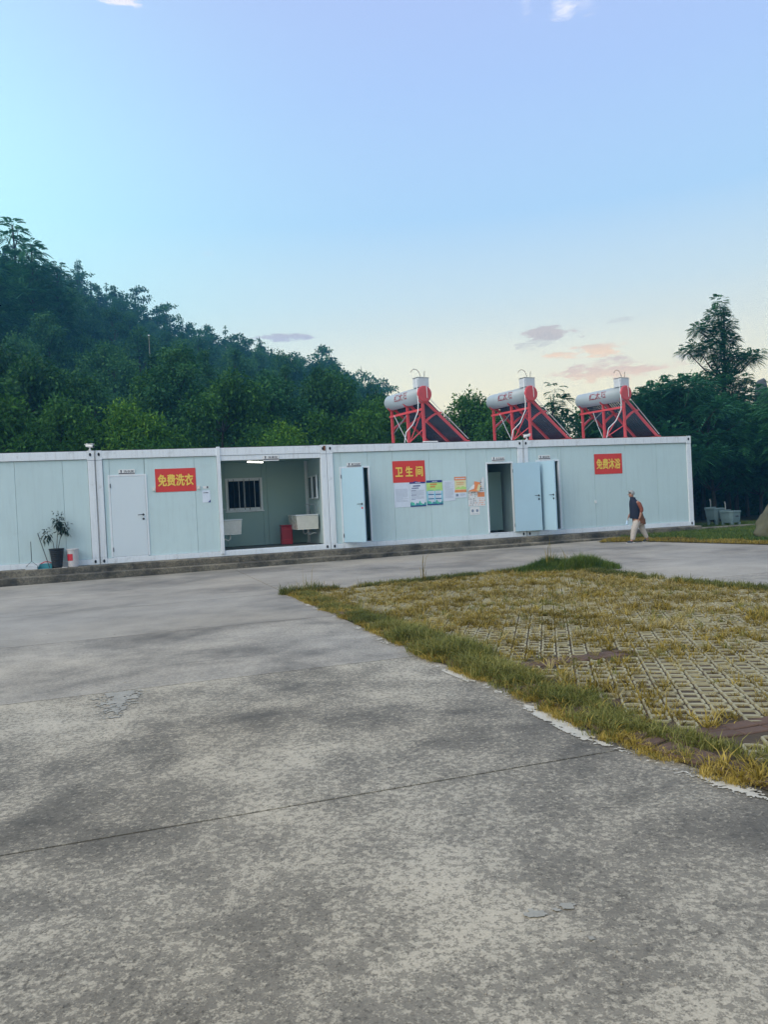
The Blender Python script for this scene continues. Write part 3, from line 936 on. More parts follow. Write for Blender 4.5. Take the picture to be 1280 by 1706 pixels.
def door(root, hinge_u, w, z0, z1, ang, flip=False, mat=None, lab=None, tag_red=False, hinge_y=.018):
    """leaf runs along +x from hinge (or -x when flip); ang = rotation about z"""
    s = -1 if flip else 1
    mb = MB(); x0, x1 = sorted((0, s * w)); mb.box(x0, 0, z0, x1, .042, z1)
    d = mb.build('door', mat or MAT['door'], root, bevel=.003)
    d.location = (hinge_u, hinge_y, 0); d.rotation_euler = (0, 0, ang)
    if lab: d['label'] = lab
    hx = s * (w - .07)
    for side in (-1, 1):
        yb = -.0 if side < 0 else .042
        hb = MB()
        mt = Matrix.Translation((hx, yb + side * .004, 1.18)) @ Matrix.Rotation(R(90), 4, 'X')
        hb.lathe([(.026, -.005), (.026, .005)], 14, mt)
        hb.tube([(hx, yb, 1.18), (hx, yb + side * .045, 1.18), (hx - s * .02, yb + side * .052, 1.18), (hx - s * .13, yb + side * .052, 1.176)], .009, 8)
        hb.build('handle', MAT['dmetal'], d, smooth=True)
        mt = Matrix.Translation((hx, yb + side * .004, 1.07)) @ Matrix.Rotation(R(90), 4, 'X')
        MB().lathe([(.028, -.005), (.024, .007)], 14, mt).build('lock', MAT['black'] if not tag_red else MAT['pinkred'], d)
    MB().box(s * w - .001 if s > 0 else -w - .003, .012, 1.03, s * w + .003 if s > 0 else -w + .001, .030, 1.25).build('lock_plate', MAT['metal'], d)
    for z in (z0 + .18, z1 - .22, ):
        MB().tube([(s * .0, -.010, z - .05), (s * .0, -.010, z + .05)], .010, 8).build('hinge', MAT['dmetal'], d)
    return d


# cabin 0 : plain, runs out of the left of the frame
c0, W_ = cabin(-1, 'leftmost white container cabin with blank wall behind the potted plant')
front(c0, W_, [L - 5.0, L - 3.95, L - 2.9, L - 1.83, L - .76], [])
# cabin 1 : door, laundry banner, open washroom
c1, W_ = cabin(0, 'white container cabin with a closed door and an open washroom bay')
DW = (.32, 1.15, .155, 2.15)
SP = 3.0
xs_front = [PW + .006, 1.16, 2.38, SP - .055]
for a, b in zip(xs_front[:-1], xs_front[1:]):
    z0, z1 = H0 + .004, H1 - .008
    if a < DW[0]:
        panel(c1, a, DW[0], z0, z1); panel(c1, DW[0], DW[1], DW[3], z1); panel(c1, DW[1], b, z0, z1)
    else: panel(c1, a, b, z0, z1)
door_frame(c1, *DW)
door(c1, DW[0] + .004, DW[1] - DW[0] - .008, DW[2] + .004, DW[3] - .004, 0)
MB().box(SP - .052, -.03, .06, SP + .042, .16, HT + .03).build('partition_post', MAT['frame'], c1, bevel=.006)
MB().box(SP + .046, .01, 2.47, W_ - PW - .004, .10, H1 - .004).build('header_panel', MAT['frame'], c1, bevel=.004)
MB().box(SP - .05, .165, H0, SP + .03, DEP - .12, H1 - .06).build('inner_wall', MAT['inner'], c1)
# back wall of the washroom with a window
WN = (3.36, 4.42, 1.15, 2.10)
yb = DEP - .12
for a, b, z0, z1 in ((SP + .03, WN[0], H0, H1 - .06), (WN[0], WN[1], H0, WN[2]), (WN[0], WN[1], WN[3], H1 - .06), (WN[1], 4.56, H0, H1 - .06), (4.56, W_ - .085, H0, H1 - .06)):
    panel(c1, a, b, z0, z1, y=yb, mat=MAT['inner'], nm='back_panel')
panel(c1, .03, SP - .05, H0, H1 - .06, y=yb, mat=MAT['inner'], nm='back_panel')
wf = MB(); w = .05
wf.box(WN[0], yb - .03, WN[2], WN[0] + w, yb + .05, WN[3]).box(WN[1] - w, yb - .03, WN[2], WN[1], yb + .05, WN[3]).box(WN[0] + w, yb - .03, WN[3] - w, WN[1] - w, yb + .05, WN[3]).box(WN[0] + w, yb - .03, WN[2], WN[1] - w, yb + .05, WN[2] + w)
wn = wf.build('window', MAT['frame'], c1, bevel=.003)
mid = (WN[0] + WN[1]) / 2
for a, b, dy in ((WN[0] + w, mid + .02, 0), (mid - .02, WN[1] - w, .022)):
    q_ = MB(); t = .035; y0 = yb - .02 + dy
    q_.box(a, y0, WN[2] + w, a + t, y0 + .02, WN[3] - w).box(b - t, y0, WN[2] + w, b, y0 + .02, WN[3] - w).box(a + t, y0, WN[3] - w - t, b - t, y0 + .02, WN[3] - w).box(a + t, y0, WN[2] + w, b - t, y0 + .02, WN[2] + w + t)
    q_.build('sash', MAT['frame'], wn)
    MB().box(a + t, y0 + .008, WN[2] + w + t, b - t, y0 + .013, WN[3] - w - t).build('pane', MAT['glass'], wn)
for k in range(7):
    x = WN[0] + w + .03 + k * (WN[1] - WN[0] - 2 * w - .06) / 6
    MB().tube([(x, yb - .045, WN[2] + .03), (x, yb - .045, WN[3] - .03)], .007, 6).build('window_bar', MAT['frame' if k in (2, 5) else 'dmetal'], wn)
MB().box(WN[0] - .03, yb - .05, WN[2] - .035, WN[1] + .03, yb - .003, WN[2] - .002).build('sill', MAT['frame'], wn)
MB().box(SP + .05, .02, H0 + .001, W_ - PW - .01, .14, H0 + .012).build('threshold', MAT['frame'], c1)

# cabin 2 : toilets
c2, W_ = cabin(1, 'white container cabin with the toilet banner and posters between two doorways')
o2 = L
D2 = (6.25 - o2, 7.01 - o2, .155, 2.165); D3 = (10.58 - o2, 11.36 - o2, .16, 2.15)
front(c2, W_, [7.73 - o2, 8.81 - o2, 9.94 - o2, D2[0], D2[1], D3[0], D3[1]], [D2, D3])
door_frame(c2, *D2); door_frame(c2, *D3)
door(c2, D2[0], .76, D2[2] + .004, D2[3] - .004, -R(56), mat=MAT['door_skytint'], lab='pale sky-tinted door standing half open with a red key tag', tag_red=True)
door(c2, D3[1], .80, D3[2] + .004, D3[3] - .004, R(180 - 11), flip=True, mat=MAT['door_skytint'], lab='pale sky-tinted door swung wide open against the wall', hinge_y=-.03)
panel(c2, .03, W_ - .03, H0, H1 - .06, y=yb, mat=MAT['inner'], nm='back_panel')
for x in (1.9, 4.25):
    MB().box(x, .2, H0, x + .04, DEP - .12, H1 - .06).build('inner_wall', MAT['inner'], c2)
# toilet stall fronts seen through the open doorway
MB().box(4.95, 1.15, H0, 5.02, 1.2, 2.1).build('stall_post', MAT['frame'], c2)
MB().box(5.05, 1.16, H0 + .05, 5.68, 1.19, 1.95).build('stall_door', MAT['inner'], c2)
MB().box(4.32, 1.16, H0 + .05, 4.93, 1.19, 1.95).build('stall_door', MAT['frame'], c2)
# cabin 3 : showers
c3, W_ = cabin(2, 'rightmost white container cabin with the shower banner and one ajar door')
o3 = 2 * L
D4 = (12.19 - o3, 12.88 - o3, .155, 2.165)
front(c3, W_, [D4[0], D4[1], 13.0 - o3, 14.1 - o3, 15.21 - o3, 16.32 - o3], [D4])
door_frame(c3, *D4)
door(c3, D4[0], .70, D4[2] + .004, D4[3] - .004, -R(77), mat=MAT['door_skytint'], lab='pale sky-tinted door standing wide ajar')
panel(c3, .03, W_ - .03, H0, H1 - .06, y=yb, mat=MAT['inner'], nm='back_panel')
MB().box(1.6, .2, H0, 1.64, DEP - .12, H1 - .06).build('inner_wall', MAT['inner'], c3)
# rusty casting patch and small fittings
MB().box(W_ - .0 - .085, -.0165, 2.66, W_ - .02, -.0145, 2.79).build('rust_patch', MAT['rust'], c1)
MB().box(2.33, .018, .86, 2.40, .034, .94).build('socket', MAT['white'], c3)

# cable down the seam
tag(MB().tube([wp(.02, -.03, 2.83), wp(.015, -.03, 2.0), wp(.02, -.028, 1.0), wp(.018, -.03, .02)], .006, 6).build('cable', MAT['black']),
    'black cable running down the seam between the two left cabins', 'cable')
tag(MB().tube([wp(2 * L + .01, -.03, 2.83), wp(2 * L + .01, -.03, 1.4), wp(2 * L + .0, -.03, .02)], .005, 6).build('cable', MAT['black']),
    'thin black cable down the seam behind the wide open door', 'cable')


# ------------------------------------------------------------------ banners and signs
WR = Matrix.Rotation(ROTZ, 4, 'Z')
FACE = Matrix.Rotation(R(90), 4, 'X')     # xy plane -> facing -y (towards the camera side)


def wall_thing(name, u, v, y, **kw):
    return empty(name, wp(u, y, v), ROTZ, **kw)


def fit_text(body, w, h, depth=.0015):
    mb = text_mb(body, 1.0)
    sx, sy = w / mb.w, h / mb.h
    mb.v = [(x * sx, y * sy, z) for x, y, z in mb.v]
    return mb


def banner(u, v, w, h, body, tw, th, label, curl=False):
    t = wall_thing('banner', u, v, .030, label=label, cat='banner', group='red banners with yellow characters')
    b = MB(); n = 12
    for i in range(n + 1):
        for j in range(5):
            x = -w / 2 + w * i / n; z = -h / 2 + h * j / 4
            dy = -.002 - .004 * abs(noise.noise(Vector((x * 4 + u, z * 4, 0))))
            b.v.append((x, dy, z))
    for i in range(n):
        for j in range(4): b.f.append((i * 5 + j, (i + 1) * 5 + j, (i + 1) * 5 + j + 1, i * 5 + j + 1))
    s = b.build('sheet', MAT['red'], t)
    m2 = s.modifiers.new('solid', 'SOLIDIFY'); m2.thickness = .002; m2.offset = -1
    tx = fit_text(body, tw, th); xf(tx, Matrix.Translation((0, -.012, 0)) @ FACE)
    # thicken the strokes by stacking a few shifted copies of the outline
    big = MB()
    r_ = .009
    for (dx, dz) in ((0, 0), (r_, 0), (-r_, 0), (0, r_), (0, -r_)):
        big.add([(x + dx, y - .0002 * (dx > 0) - .0004 * (dx < 0) - .0006 * (dz > 0) - .0008 * (dz < 0), z + dz) for x, y, z in tx.v], tx.f)
    big.build('lettering', MAT['yellow'], t)
    return t


banner(1.91, 2.015, 1.0, .59, '免费洗衣', .86, .29, 'red banner with four yellow characters beside the closed door')
banner(8.20, 2.015, .955, .60, '卫 生 间', .80, .28, 'red banner with three widely spaced yellow characters above the posters')
banner(14.60, 2.03, .965, .61, '免费沐浴', .82, .30, 'red banner with four yellow characters on the rightmost cabin')


def sheet(t, x0, z0, x1, z1, mat, y=0, nm='panel_print', rot=0, piv=None):
    vs = [Vector((x0, y, z0)), Vector((x1, y, z0)), Vector((x1, y, z1)), Vector((x0, y, z1))]
    if rot:
        c = Vector(piv) if piv else Vector(((x0 + x1) / 2, y, (z0 + z1) / 2)); m_ = Matrix.Rotation(rot, 3, 'Y')
        vs = [m_ @ (p - c) + c for p in vs]
    return MB().add(vs, [(0, 1, 2, 3)]).build(nm, mat, t)


def door_sign(u, v, w, h, body, label, y=.03):
    t = wall_thing('door_sign', u, v, y, label=label, cat='sign', group='small white door signs')
    MB().box(-w / 2, -.012, -h / 2, w / 2, 0, h / 2).build('plate', MAT['white'], t, bevel=.002)
    tx = fit_text(body, w * .60, h * .42); xf(tx, Matrix.Translation((w * .12, -.0135, h * .12)) @ FACE)
    b = MB(); b.add(tx.v, tx.f); b.add([(x + .003, y_, z + .002) for x, y_, z in tx.v], tx.f)
    b.build('lettering', MAT['inkd'], t)
    b = MB(); cx = -w * .34
    b.add([(cx + .022 * math.cos(a), -.0135, h * .30 + .014 * math.sin(a)) for a in [k * math.pi / 4 for k in range(8)]], [tuple(range(8))])
    b.box(cx - .014, -.0135, -h * .06, cx + .014, -.0125, h * .20)
    b.build('pictogram', MAT['inkd'], t)
    MB().box(-w / 2 + .004, -.0138, -h * .30, w / 2 - .004, -.0122, -h * .14).build('stripe', MAT['inkd'], t)
    return t


door_sign(.735, 2.255, .39, .14, '洗衣房', 'small white sign above the closed white door')
door_sign(4.36, 2.50, .42, .145, '洗漱区', 'small white sign on the header of the open washroom', y=.002)
door_sign(6.62, 2.25, .40, .13, '男卫生间', 'small white sign above the half open door next to the washroom')
door_sign(10.945, 2.28, .41, .13, '女卫生间', 'small white sign above the dark open doorway')
door_sign(12.44, 2.28, .38, .14, '淋浴间', 'small white sign above the ajar door of the rightmost cabin')


def lines(t, x0, x1, zt, zb, n, mat, th=.008, y=-.003, seed=0, frac=1.0):
    r = random.Random(seed); b = MB(); k = 0
    for i in range(n):
        z = zt + (zb - zt) * i / max(1, n - 1)
        x = x0
        end = x0 + (x1 - x0) * (r.uniform(.55, 1) if r.random() < .3 else 1) * frac
        while x < end - .01:
            w = min(r.uniform(.012, .03), end - x)
            b.add([(x, y, z - th / 2), (x + w, y, z - th / 2), (x + w, y, z + th / 2), (x, y, z + th / 2)], [(0, 1, 2, 3)])
            x += w + r.uniform(.003, .008)
    return b.build('text_lines', mat, t)


def poster(u0, u1, v0, v1, label, y=.031):
    t = wall_thing('poster', (u0 + u1) / 2, (v0 + v1) / 2, y, label=label, cat='poster')
    w, h = (u1 - u0) / 2, (v1 - v0) / 2
    return t, w, h


# p1 plain notice
t, w, h = poster(7.735, 8.19, 1.03, 1.712, 'plain pale notice sheet directly under the toilet banner')
MB().box(-w, -.002, -h, w, 0, h).build('sheet', MAT['paperw'], t); lines(t, -w + .05, w - .05, h - .18, -h + .16, 15, MAT['ink'], .006, seed=1)
t, w, h = poster(8.20, 8.665, 1.03, 1.735, 'white poster with navy heading and green hills along the bottom')
MB().box(-w, -.003, -h, w, 0, h).build('sheet', MAT['paperw'], t)
sheet(t, -w, h - .065, w, h, MAT['paperb'], -.004); lines(t, -.06, .09, h - .035, h - .035, 1, MAT['paperw'], .018, -.0055, 2)
lines(t, -w + .10, w - .10, h - .13, h - .13, 1, MAT['paperb'], .035, -.005, 3); lines(t, -w + .06, w - .06, h - .19, h - .19, 1, MAT['paperb'], .026, -.005, 4)
lines(t, -w + .04, w - .04, h - .25, -h + .22, 11, MAT['ink'], .006, -.005, 5); lines(t, -w + .04, w - .04, h - .26, -h + .2, 3, MAT['paperb'], .010, -.0055, 6, .35)


def hills(t, w, zb, amp, mats):
    for k, mt in enumerate(mats):
        b = MB(); n = 16; base = []
        for i in range(n + 1):
            x = -w + 2 * w * i / n; base.append((x, -.0055 - .0005 * k, zb + amp * (1 - .3 * k) * (.6 + .5 * math.sin(i * .8 + k * 2) + .25 * math.sin(i * 2.1 + k))))
        for i in range(n):
            a, c = base[i], base[i + 1]; b.add([(a[0], a[1], zb), (c[0], c[1], zb), c, a], [(0, 1, 2, 3)])
        b.build('hills_print', mt, t)


hills(t, w, -h + .02, .11, [MAT['paperg'], MAT['teal']]); sheet(t, -w, -h, w, -h + .03, MAT['paperb'], -.007)
t, w, h = poster(8.70, 9.175, 1.05, 1.745, 'blue and lime poster with orange heading and green hills')
MB().box(-w, -.003, -h, w, 0, h).build('sheet', MAT['paperc'], t)
sheet(t, -w, h - .065, w, h, MAT['paperb'], -.004); lines(t, -.06, .09, h - .035, h - .035, 1, MAT['paperw'], .018, -.0055, 2)
sheet(t, -w, h - .30, w, h - .066, MAT['paperl'], -.004)
lines(t, -w + .11, w - .11, h - .11, h - .11, 1, MAT['inkr'], .040, -.005, 3); lines(t, -w + .11, w - .11, h - .18, h - .18, 1, MAT['inkr'], .040, -.005, 4)
for i in range(2):
    for j, z in enumerate((h - .28, h - .40, h - .52)):
        a = -w + .04 + i * (w - .02); sheet(t, a, z - .010, a + w - .07, z + .010, MAT['paperb'] if j else MAT['paperg'], -.006)
        sheet(t, a - .005, z - .10, a + w - .055, z - .018, MAT['paperw'], -.005); lines(t, a, a + w - .07, z - .04, z - .085, 3, MAT['ink'], .005, -.0065, i * 7 + j)
hills(t, w, -h + .02, .10, [MAT['paperg'], MAT['teal']]); sheet(t, -w, -h, w, -h + .03, MAT['paperb'], -.007)
t, w, h = poster(9.20, 9.55, 1.14, 1.72, 'small plain notice with fine print, its lower corner curling')
b = MB().add([(-w, -.002, -h), (w, -.002, -h + .01), (w, -.012, h), (-w, -.002, h), (-w + .01, -.03, -h - .005)], [(0, 1, 2, 3)]); b.build('sheet', MAT['paperw'], t)
lines(t, -w + .04, w - .04, h - .05, -h + .10, 16, MAT['ink'], .005, -.014, seed=8)
t, w, h = poster(9.545, 9.905, 1.22, 1.815, 'orange topped notice with a small landscape picture')
MB().box(-w, -.005, -h, w, -.002, h).build('sheet', MAT['paperw'], t)
sheet(t, -w, h - .10, w, h, MAT['papero'], -.0065); lines(t, -w + .03, w - .03, h - .05, h - .05, 1, MAT['paperw'], .030, -.0075, 9)
sheet(t, -w, h - .45, w, h - .102, MAT['papery'], -.006)
lines(t, -w + .07, w - .07, h - .16, h - .21, 2, MAT['inkr'], .018, -.0075, 10)
sheet(t, -w, h - .44, w, h - .37, MAT['papero'], -.0068)
b = MB(); b.add([(-w, -.0072, h - .34), (w, -.0072, h - .36), (w, -.0072, h - .30), (.06, -.0072, h - .27), (0, -.0072, h - .31), (-.06, -.0072, h - .28)], [(0, 1, 2, 3, 4, 5)]); b.build('landscape_print', MAT['paperl'], t)
sheet(t, -w + .03, -h + .04, -w + .11, -h + .11, MAT['ink'], -.0068); lines(t, -.02, w - .03, -h + .11, -h + .05, 4, MAT['ink'], .006, -.0068, 11)

# torn collage sheet
t, w, h = poster(9.94, 10.49, .95, 1.80, 'torn and folded orange and white picture sheet beside the dark doorway')
b = MB(); b.box(-w + .01, -.003, -h, w - .02, 0, -h + .42)
b.add([(.0, -.004, -h + .42), (w - .03, -.004, -h + .42), (w - .01, -.02, h - .06), (w - .07, -.03, h), (.12, -.006, -h + .62)], [(0, 1, 2, 3, 4)])
b.build('sheet', MAT['white'], t)
r = random.Random(4); bb = MB(); bo = MB()
for i in range(11):
    for j in range(13):
        x = -w + .03 + i * .047; z = -h + .03 + j * .058
        if z > -h + .40 and x < .03 + (z + h - .4) * .25: continue
        if z > h - .12: continue
        if r.random() < .2: continue
        q = bo if (x > .02 and z < -h + .30) or r.random() < .12 else bb
        s_ = r.uniform(.010, .018); yy = -.0052 - (.02 if z > -h + .42 else 0) * max(0, (z + h - .42) / .45)
        q.add([(x, yy, z), (x + s_ * 1.4, yy, z), (x + s_ * 1.4, yy, z + s_ * 1.6), (x, yy, z + s_ * 1.6)], [(0, 1, 2, 3)])
bb.build('picture_rows', MAT['inkd'], t, kind='stuff'); bo.build('picture_rows', MAT['papero'], t, kind='stuff')
sheet(t, .03, -h + .27, w - .03, -h + .40, MAT['papero'], -.0055, 'orange_block')
MB().add([(-w - .02, -.05, -h + .44), (.03, -.06, -h + .42), (.12, -.03, -h + .68), (-.06, -.03, -h + .72), (-.10, -.04, -h + .50)], [(0, 1, 4), (1, 2, 3, 4)]).build('folded_flap', MAT['papero'], t)
MB().add([(-w, -.055, -h + .455), (-.09, -.045, -h + .505), (-.055, -.035, -h + .64), (-.12, -.03, -h + .62), (-w + .05, -.05, -h + .52)], [(0, 1, 2, 3, 4)]).build('folded_flap', MAT['white'], t)
MB().box(-.03, -.064, -h + .45, .05, -.062, -h + .63, Matrix.Rotation(.35, 4, 'Y')).build('flap_print', MAT['papery'], t)
t, w, h = poster(9.99, 10.29, .71, .935, 'tiny white notice with two grey emblems below the torn sheet')
MB().box(-w, -.002, -h, w, 0, h).build('sheet', MAT['white'], t)
for cx in (-.07, .07):
    MB().add([(cx + .038 * math.cos(a), -.0035, .005 + .045 * math.sin(a)) for a in [k * math.pi / 6 for k in range(12)]], [tuple(range(12))]).build('emblem', MAT['ink'], t)
lines(t, -w + .04, w - .04, -h + .03, -h + .03, 1, MAT['ink'], .006, -.0035, 12)
t, w, h = poster(2.55, 2.75, 1.41, 1.72, 'lilac scan notice on the wall right of the laundry banner')
MB().box(-w, -.002, -h, w, 0, h).build('sheet', MAT['paperw'], t); lines(t, -w + .03, w - .03, h - .06, h - .06, 1, MAT['inkd'], .020, -.0035, 13)
MB().add([(w - .06, -.004, -h), (w, -.004, -h), (w, -.004, -h + .07)], [(0, 1, 2)]).build('corner_print', MAT['paperb'], t)
t, w, h = poster(2.58, 2.72, 1.77, 1.83, 'tiny white sticker above the lilac notice')
MB().box(-w, -.002, -h, w, 0, h).build('sheet', MAT['white'], t); sheet(t, w - .05, -h + .008, w - .01, h - .006, MAT['inkd'], -.0035)
for u, v in ((1.37, 1.80), (2.47, 1.80)):
    t = wall_thing('switch_box', u, v, .03, label='cream junction box at the %s edge of the laundry banner' % ('left' if u < 2 else 'right'), cat='junction box')
    MB().box(-.035, -.03, -.045, .035, 0, .045).build('cover', MAT['cream'], t, bevel=.006)
    MB().box(-.02, -.033, -.012, .02, -.0305, .012).build('rocker', MAT['white'], t)


# ------------------------------------------------------------------ CCTV cameras
def cctv(u, label, v=HT + .02, ang=-.5):
    t = wall_thing('security_camera', u, v, .03, label=label, cat='security camera')
    MB().box(-.03, -.03, 0, .03, .03, .02).tube([(0, 0, .02), (0, 0, .09)], .014, 8).build('bracket', MAT['white'], t)
    mt = Matrix.Translation((0, -.02, .115)) @ Matrix.Rotation(ang, 4, 'Z') @ Matrix.Rotation(R(90), 4, 'Y') @ Matrix.Rotation(R(12), 4, 'Y')
    MB().lathe([(.03, -.10), (.042, -.09), (.042, .08), (.036, .10)], 16, mt).build('housing', MAT['white'], t, smooth=True)
    MB().lathe([(.030, .098), (.034, .112), (.01, .114)], 16, mt).build('lens', MAT['black'], t)
    MB().box(-.12, -.045, .035, .11, .045, .045, Matrix.Translation((0, -.02, .115)) @ Matrix.Rotation(ang, 4, 'Z')).build('sunshield', MAT['white'], t)


cctv(-.10, 'white bullet security camera on the roof edge above the two left cabins')
cctv(2 * L + .16, 'white bullet security camera on the roof edge above the wide open door', ang=2.6)

# ------------------------------------------------------------------ washroom contents (wall frame)


def wash_sink(u, y, z, rz, label, w=.46, d=.56, h=.38, group=None):
    t = empty('laundry_sink', wp(u, y, z), ROTZ + rz, label=label, cat='sink', group=group)
    b = MB()   # tapered body, open bowl
    o0 = [(-w / 2 + .03, 0), (w / 2 - .03, 0), (w / 2 - .03, d - .03), (-w / 2 + .03, d - .03)]
    o1 = [(-w / 2, -.0), (w / 2, 0), (w / 2, d), (-w / 2, d)]
    i1 = [(-w / 2 + .04, .05), (w / 2 - .04, .05), (w / 2 - .04, d - .04), (-w / 2 + .04, d - .04)]
    i0 = [(-w / 2 + .08, .09), (w / 2 - .08, .09), (w / 2 - .08, d - .08), (-w / 2 + .08, d - .08)]
    v = [(x, -y_, -h) for x, y_ in o0] + [(x, -y_, 0) for x, y_ in o1] + [(x, -y_, .0) for x, y_ in i1] + [(x, -y_, -.26) for x, y_ in i0]
    f = [(0, 1, 2, 3)]
    for a, c in ((0, 4), (4, 8), (8, 12)):
        for i in range(4): f.append((a + i, a + (i + 1) % 4, c + (i + 1) % 4, c + i))
    f.append((12, 13, 14, 15))
    b.add(v, f).build('basin', MAT['cream'], t, bevel=.01)
    MB().box(-w / 2 - .015, -d - .015, .002, w / 2 + .015, -d + .035, .03).box(-w / 2 - .015, -d + .036, .002, -w / 2 + .03, -.0, .03).box(w / 2 - .03, -d + .036, .002, w / 2 + .015, -.0, .03).box(-w / 2 + .031, -.045, .002, w / 2 - .031, .0, .03).build('rim', MAT['white'], t, bevel=.004)
    MB().tube([(0, -.03, .03), (0, -.03, .26), (0, -.06, .31), (0, -.13, .32), (0, -.18, .27)], .011, 8).build('tap', MAT['metal'], t, smooth=True)
    MB().tube([(0, -.25, -h), (0, -.25, -h - .12), (0, -.20, -h - .16), (0, -.12, -h - .12), (0, -.02, -h - .12)], .018, 8).build('drain_pipe', MAT['white'], t, smooth=True)
    return t


wash_sink(SP + .045, .95, .90, R(90), 'single cream sink mounted on the left wall of the washroom')
wash_sink(5.72, 1.05, .93, R(-90), 'nearer of the two cream sinks on the right wall of the washroom', w=.60, d=.62)
wash_sink(5.72, 1.75, .93, R(-90), 'farther of the two cream sinks on the right wall of the washroom', w=.60, d=.62)
for (y, lb) in ((.95, 'nearer narrow mirror on the right wall of the washroom'), (1.6, 'farther narrow mirror on the right wall of the washroom')):
    t = empty('mirror', wp(5.745, y, 1.72), ROTZ, label=lb, cat='mirror', group='mirrors on the right wall of the washroom')
    MB().box(-.05, -.20, -.33, 0, .20, .33).build('frame', MAT['frame'], t, bevel=.005)
    MB().box(-.053, -.17, -.29, -.051, .17, .29).build('glass', MAT['mirror'], t)
t = empty('mirror', wp(SP + .035, 1.0, 1.62), ROTZ, label='pale mirror cabinet on the left wall above the single sink', cat='mirror')
MB().box(0, -.22, -.34, .07, .22, .34).build('frame', MAT['frame'], t, bevel=.005); MB().box(.0705, -.18, -.30, .073, .18, .30).build('glass', MAT['metal'], t)
t = empty('waste_bin', wp(4.99, 1.85, .122), ROTZ, label='dark red bin standing by the back wall of the washroom', cat='bin')
MB().box(-.16, -.14, 0, .16, .14, .52).build('body', MAT['binred'], t, bevel=.02); MB().box(-.17, -.15, .521, .17, .15, .56).build('lid', MAT['binred'], t, bevel=.012)
_b = MB()
for z in (.42, .13):
    for k in range(4): _b.box(-.10 + k * .05, -.1425, z, -.065 + k * .05, -.1405, z + .03)
_b.build('printed_marks', MAT['pinkred'], t)
t = empty('tube_lamp', wp(4.08, 1.0, H1 - .11), ROTZ - R(50), label='lit fluorescent tube on the washroom ceiling', cat='lamp')
MB().box(-.03, -.32, -.0, .03, .32, .02).build('holder', MAT['white'], t); MB().tube([(0, -.30, -.02), (0, .30, -.02)], .016, 10).build('tube', MAT['tube_light'], t, smooth=True)

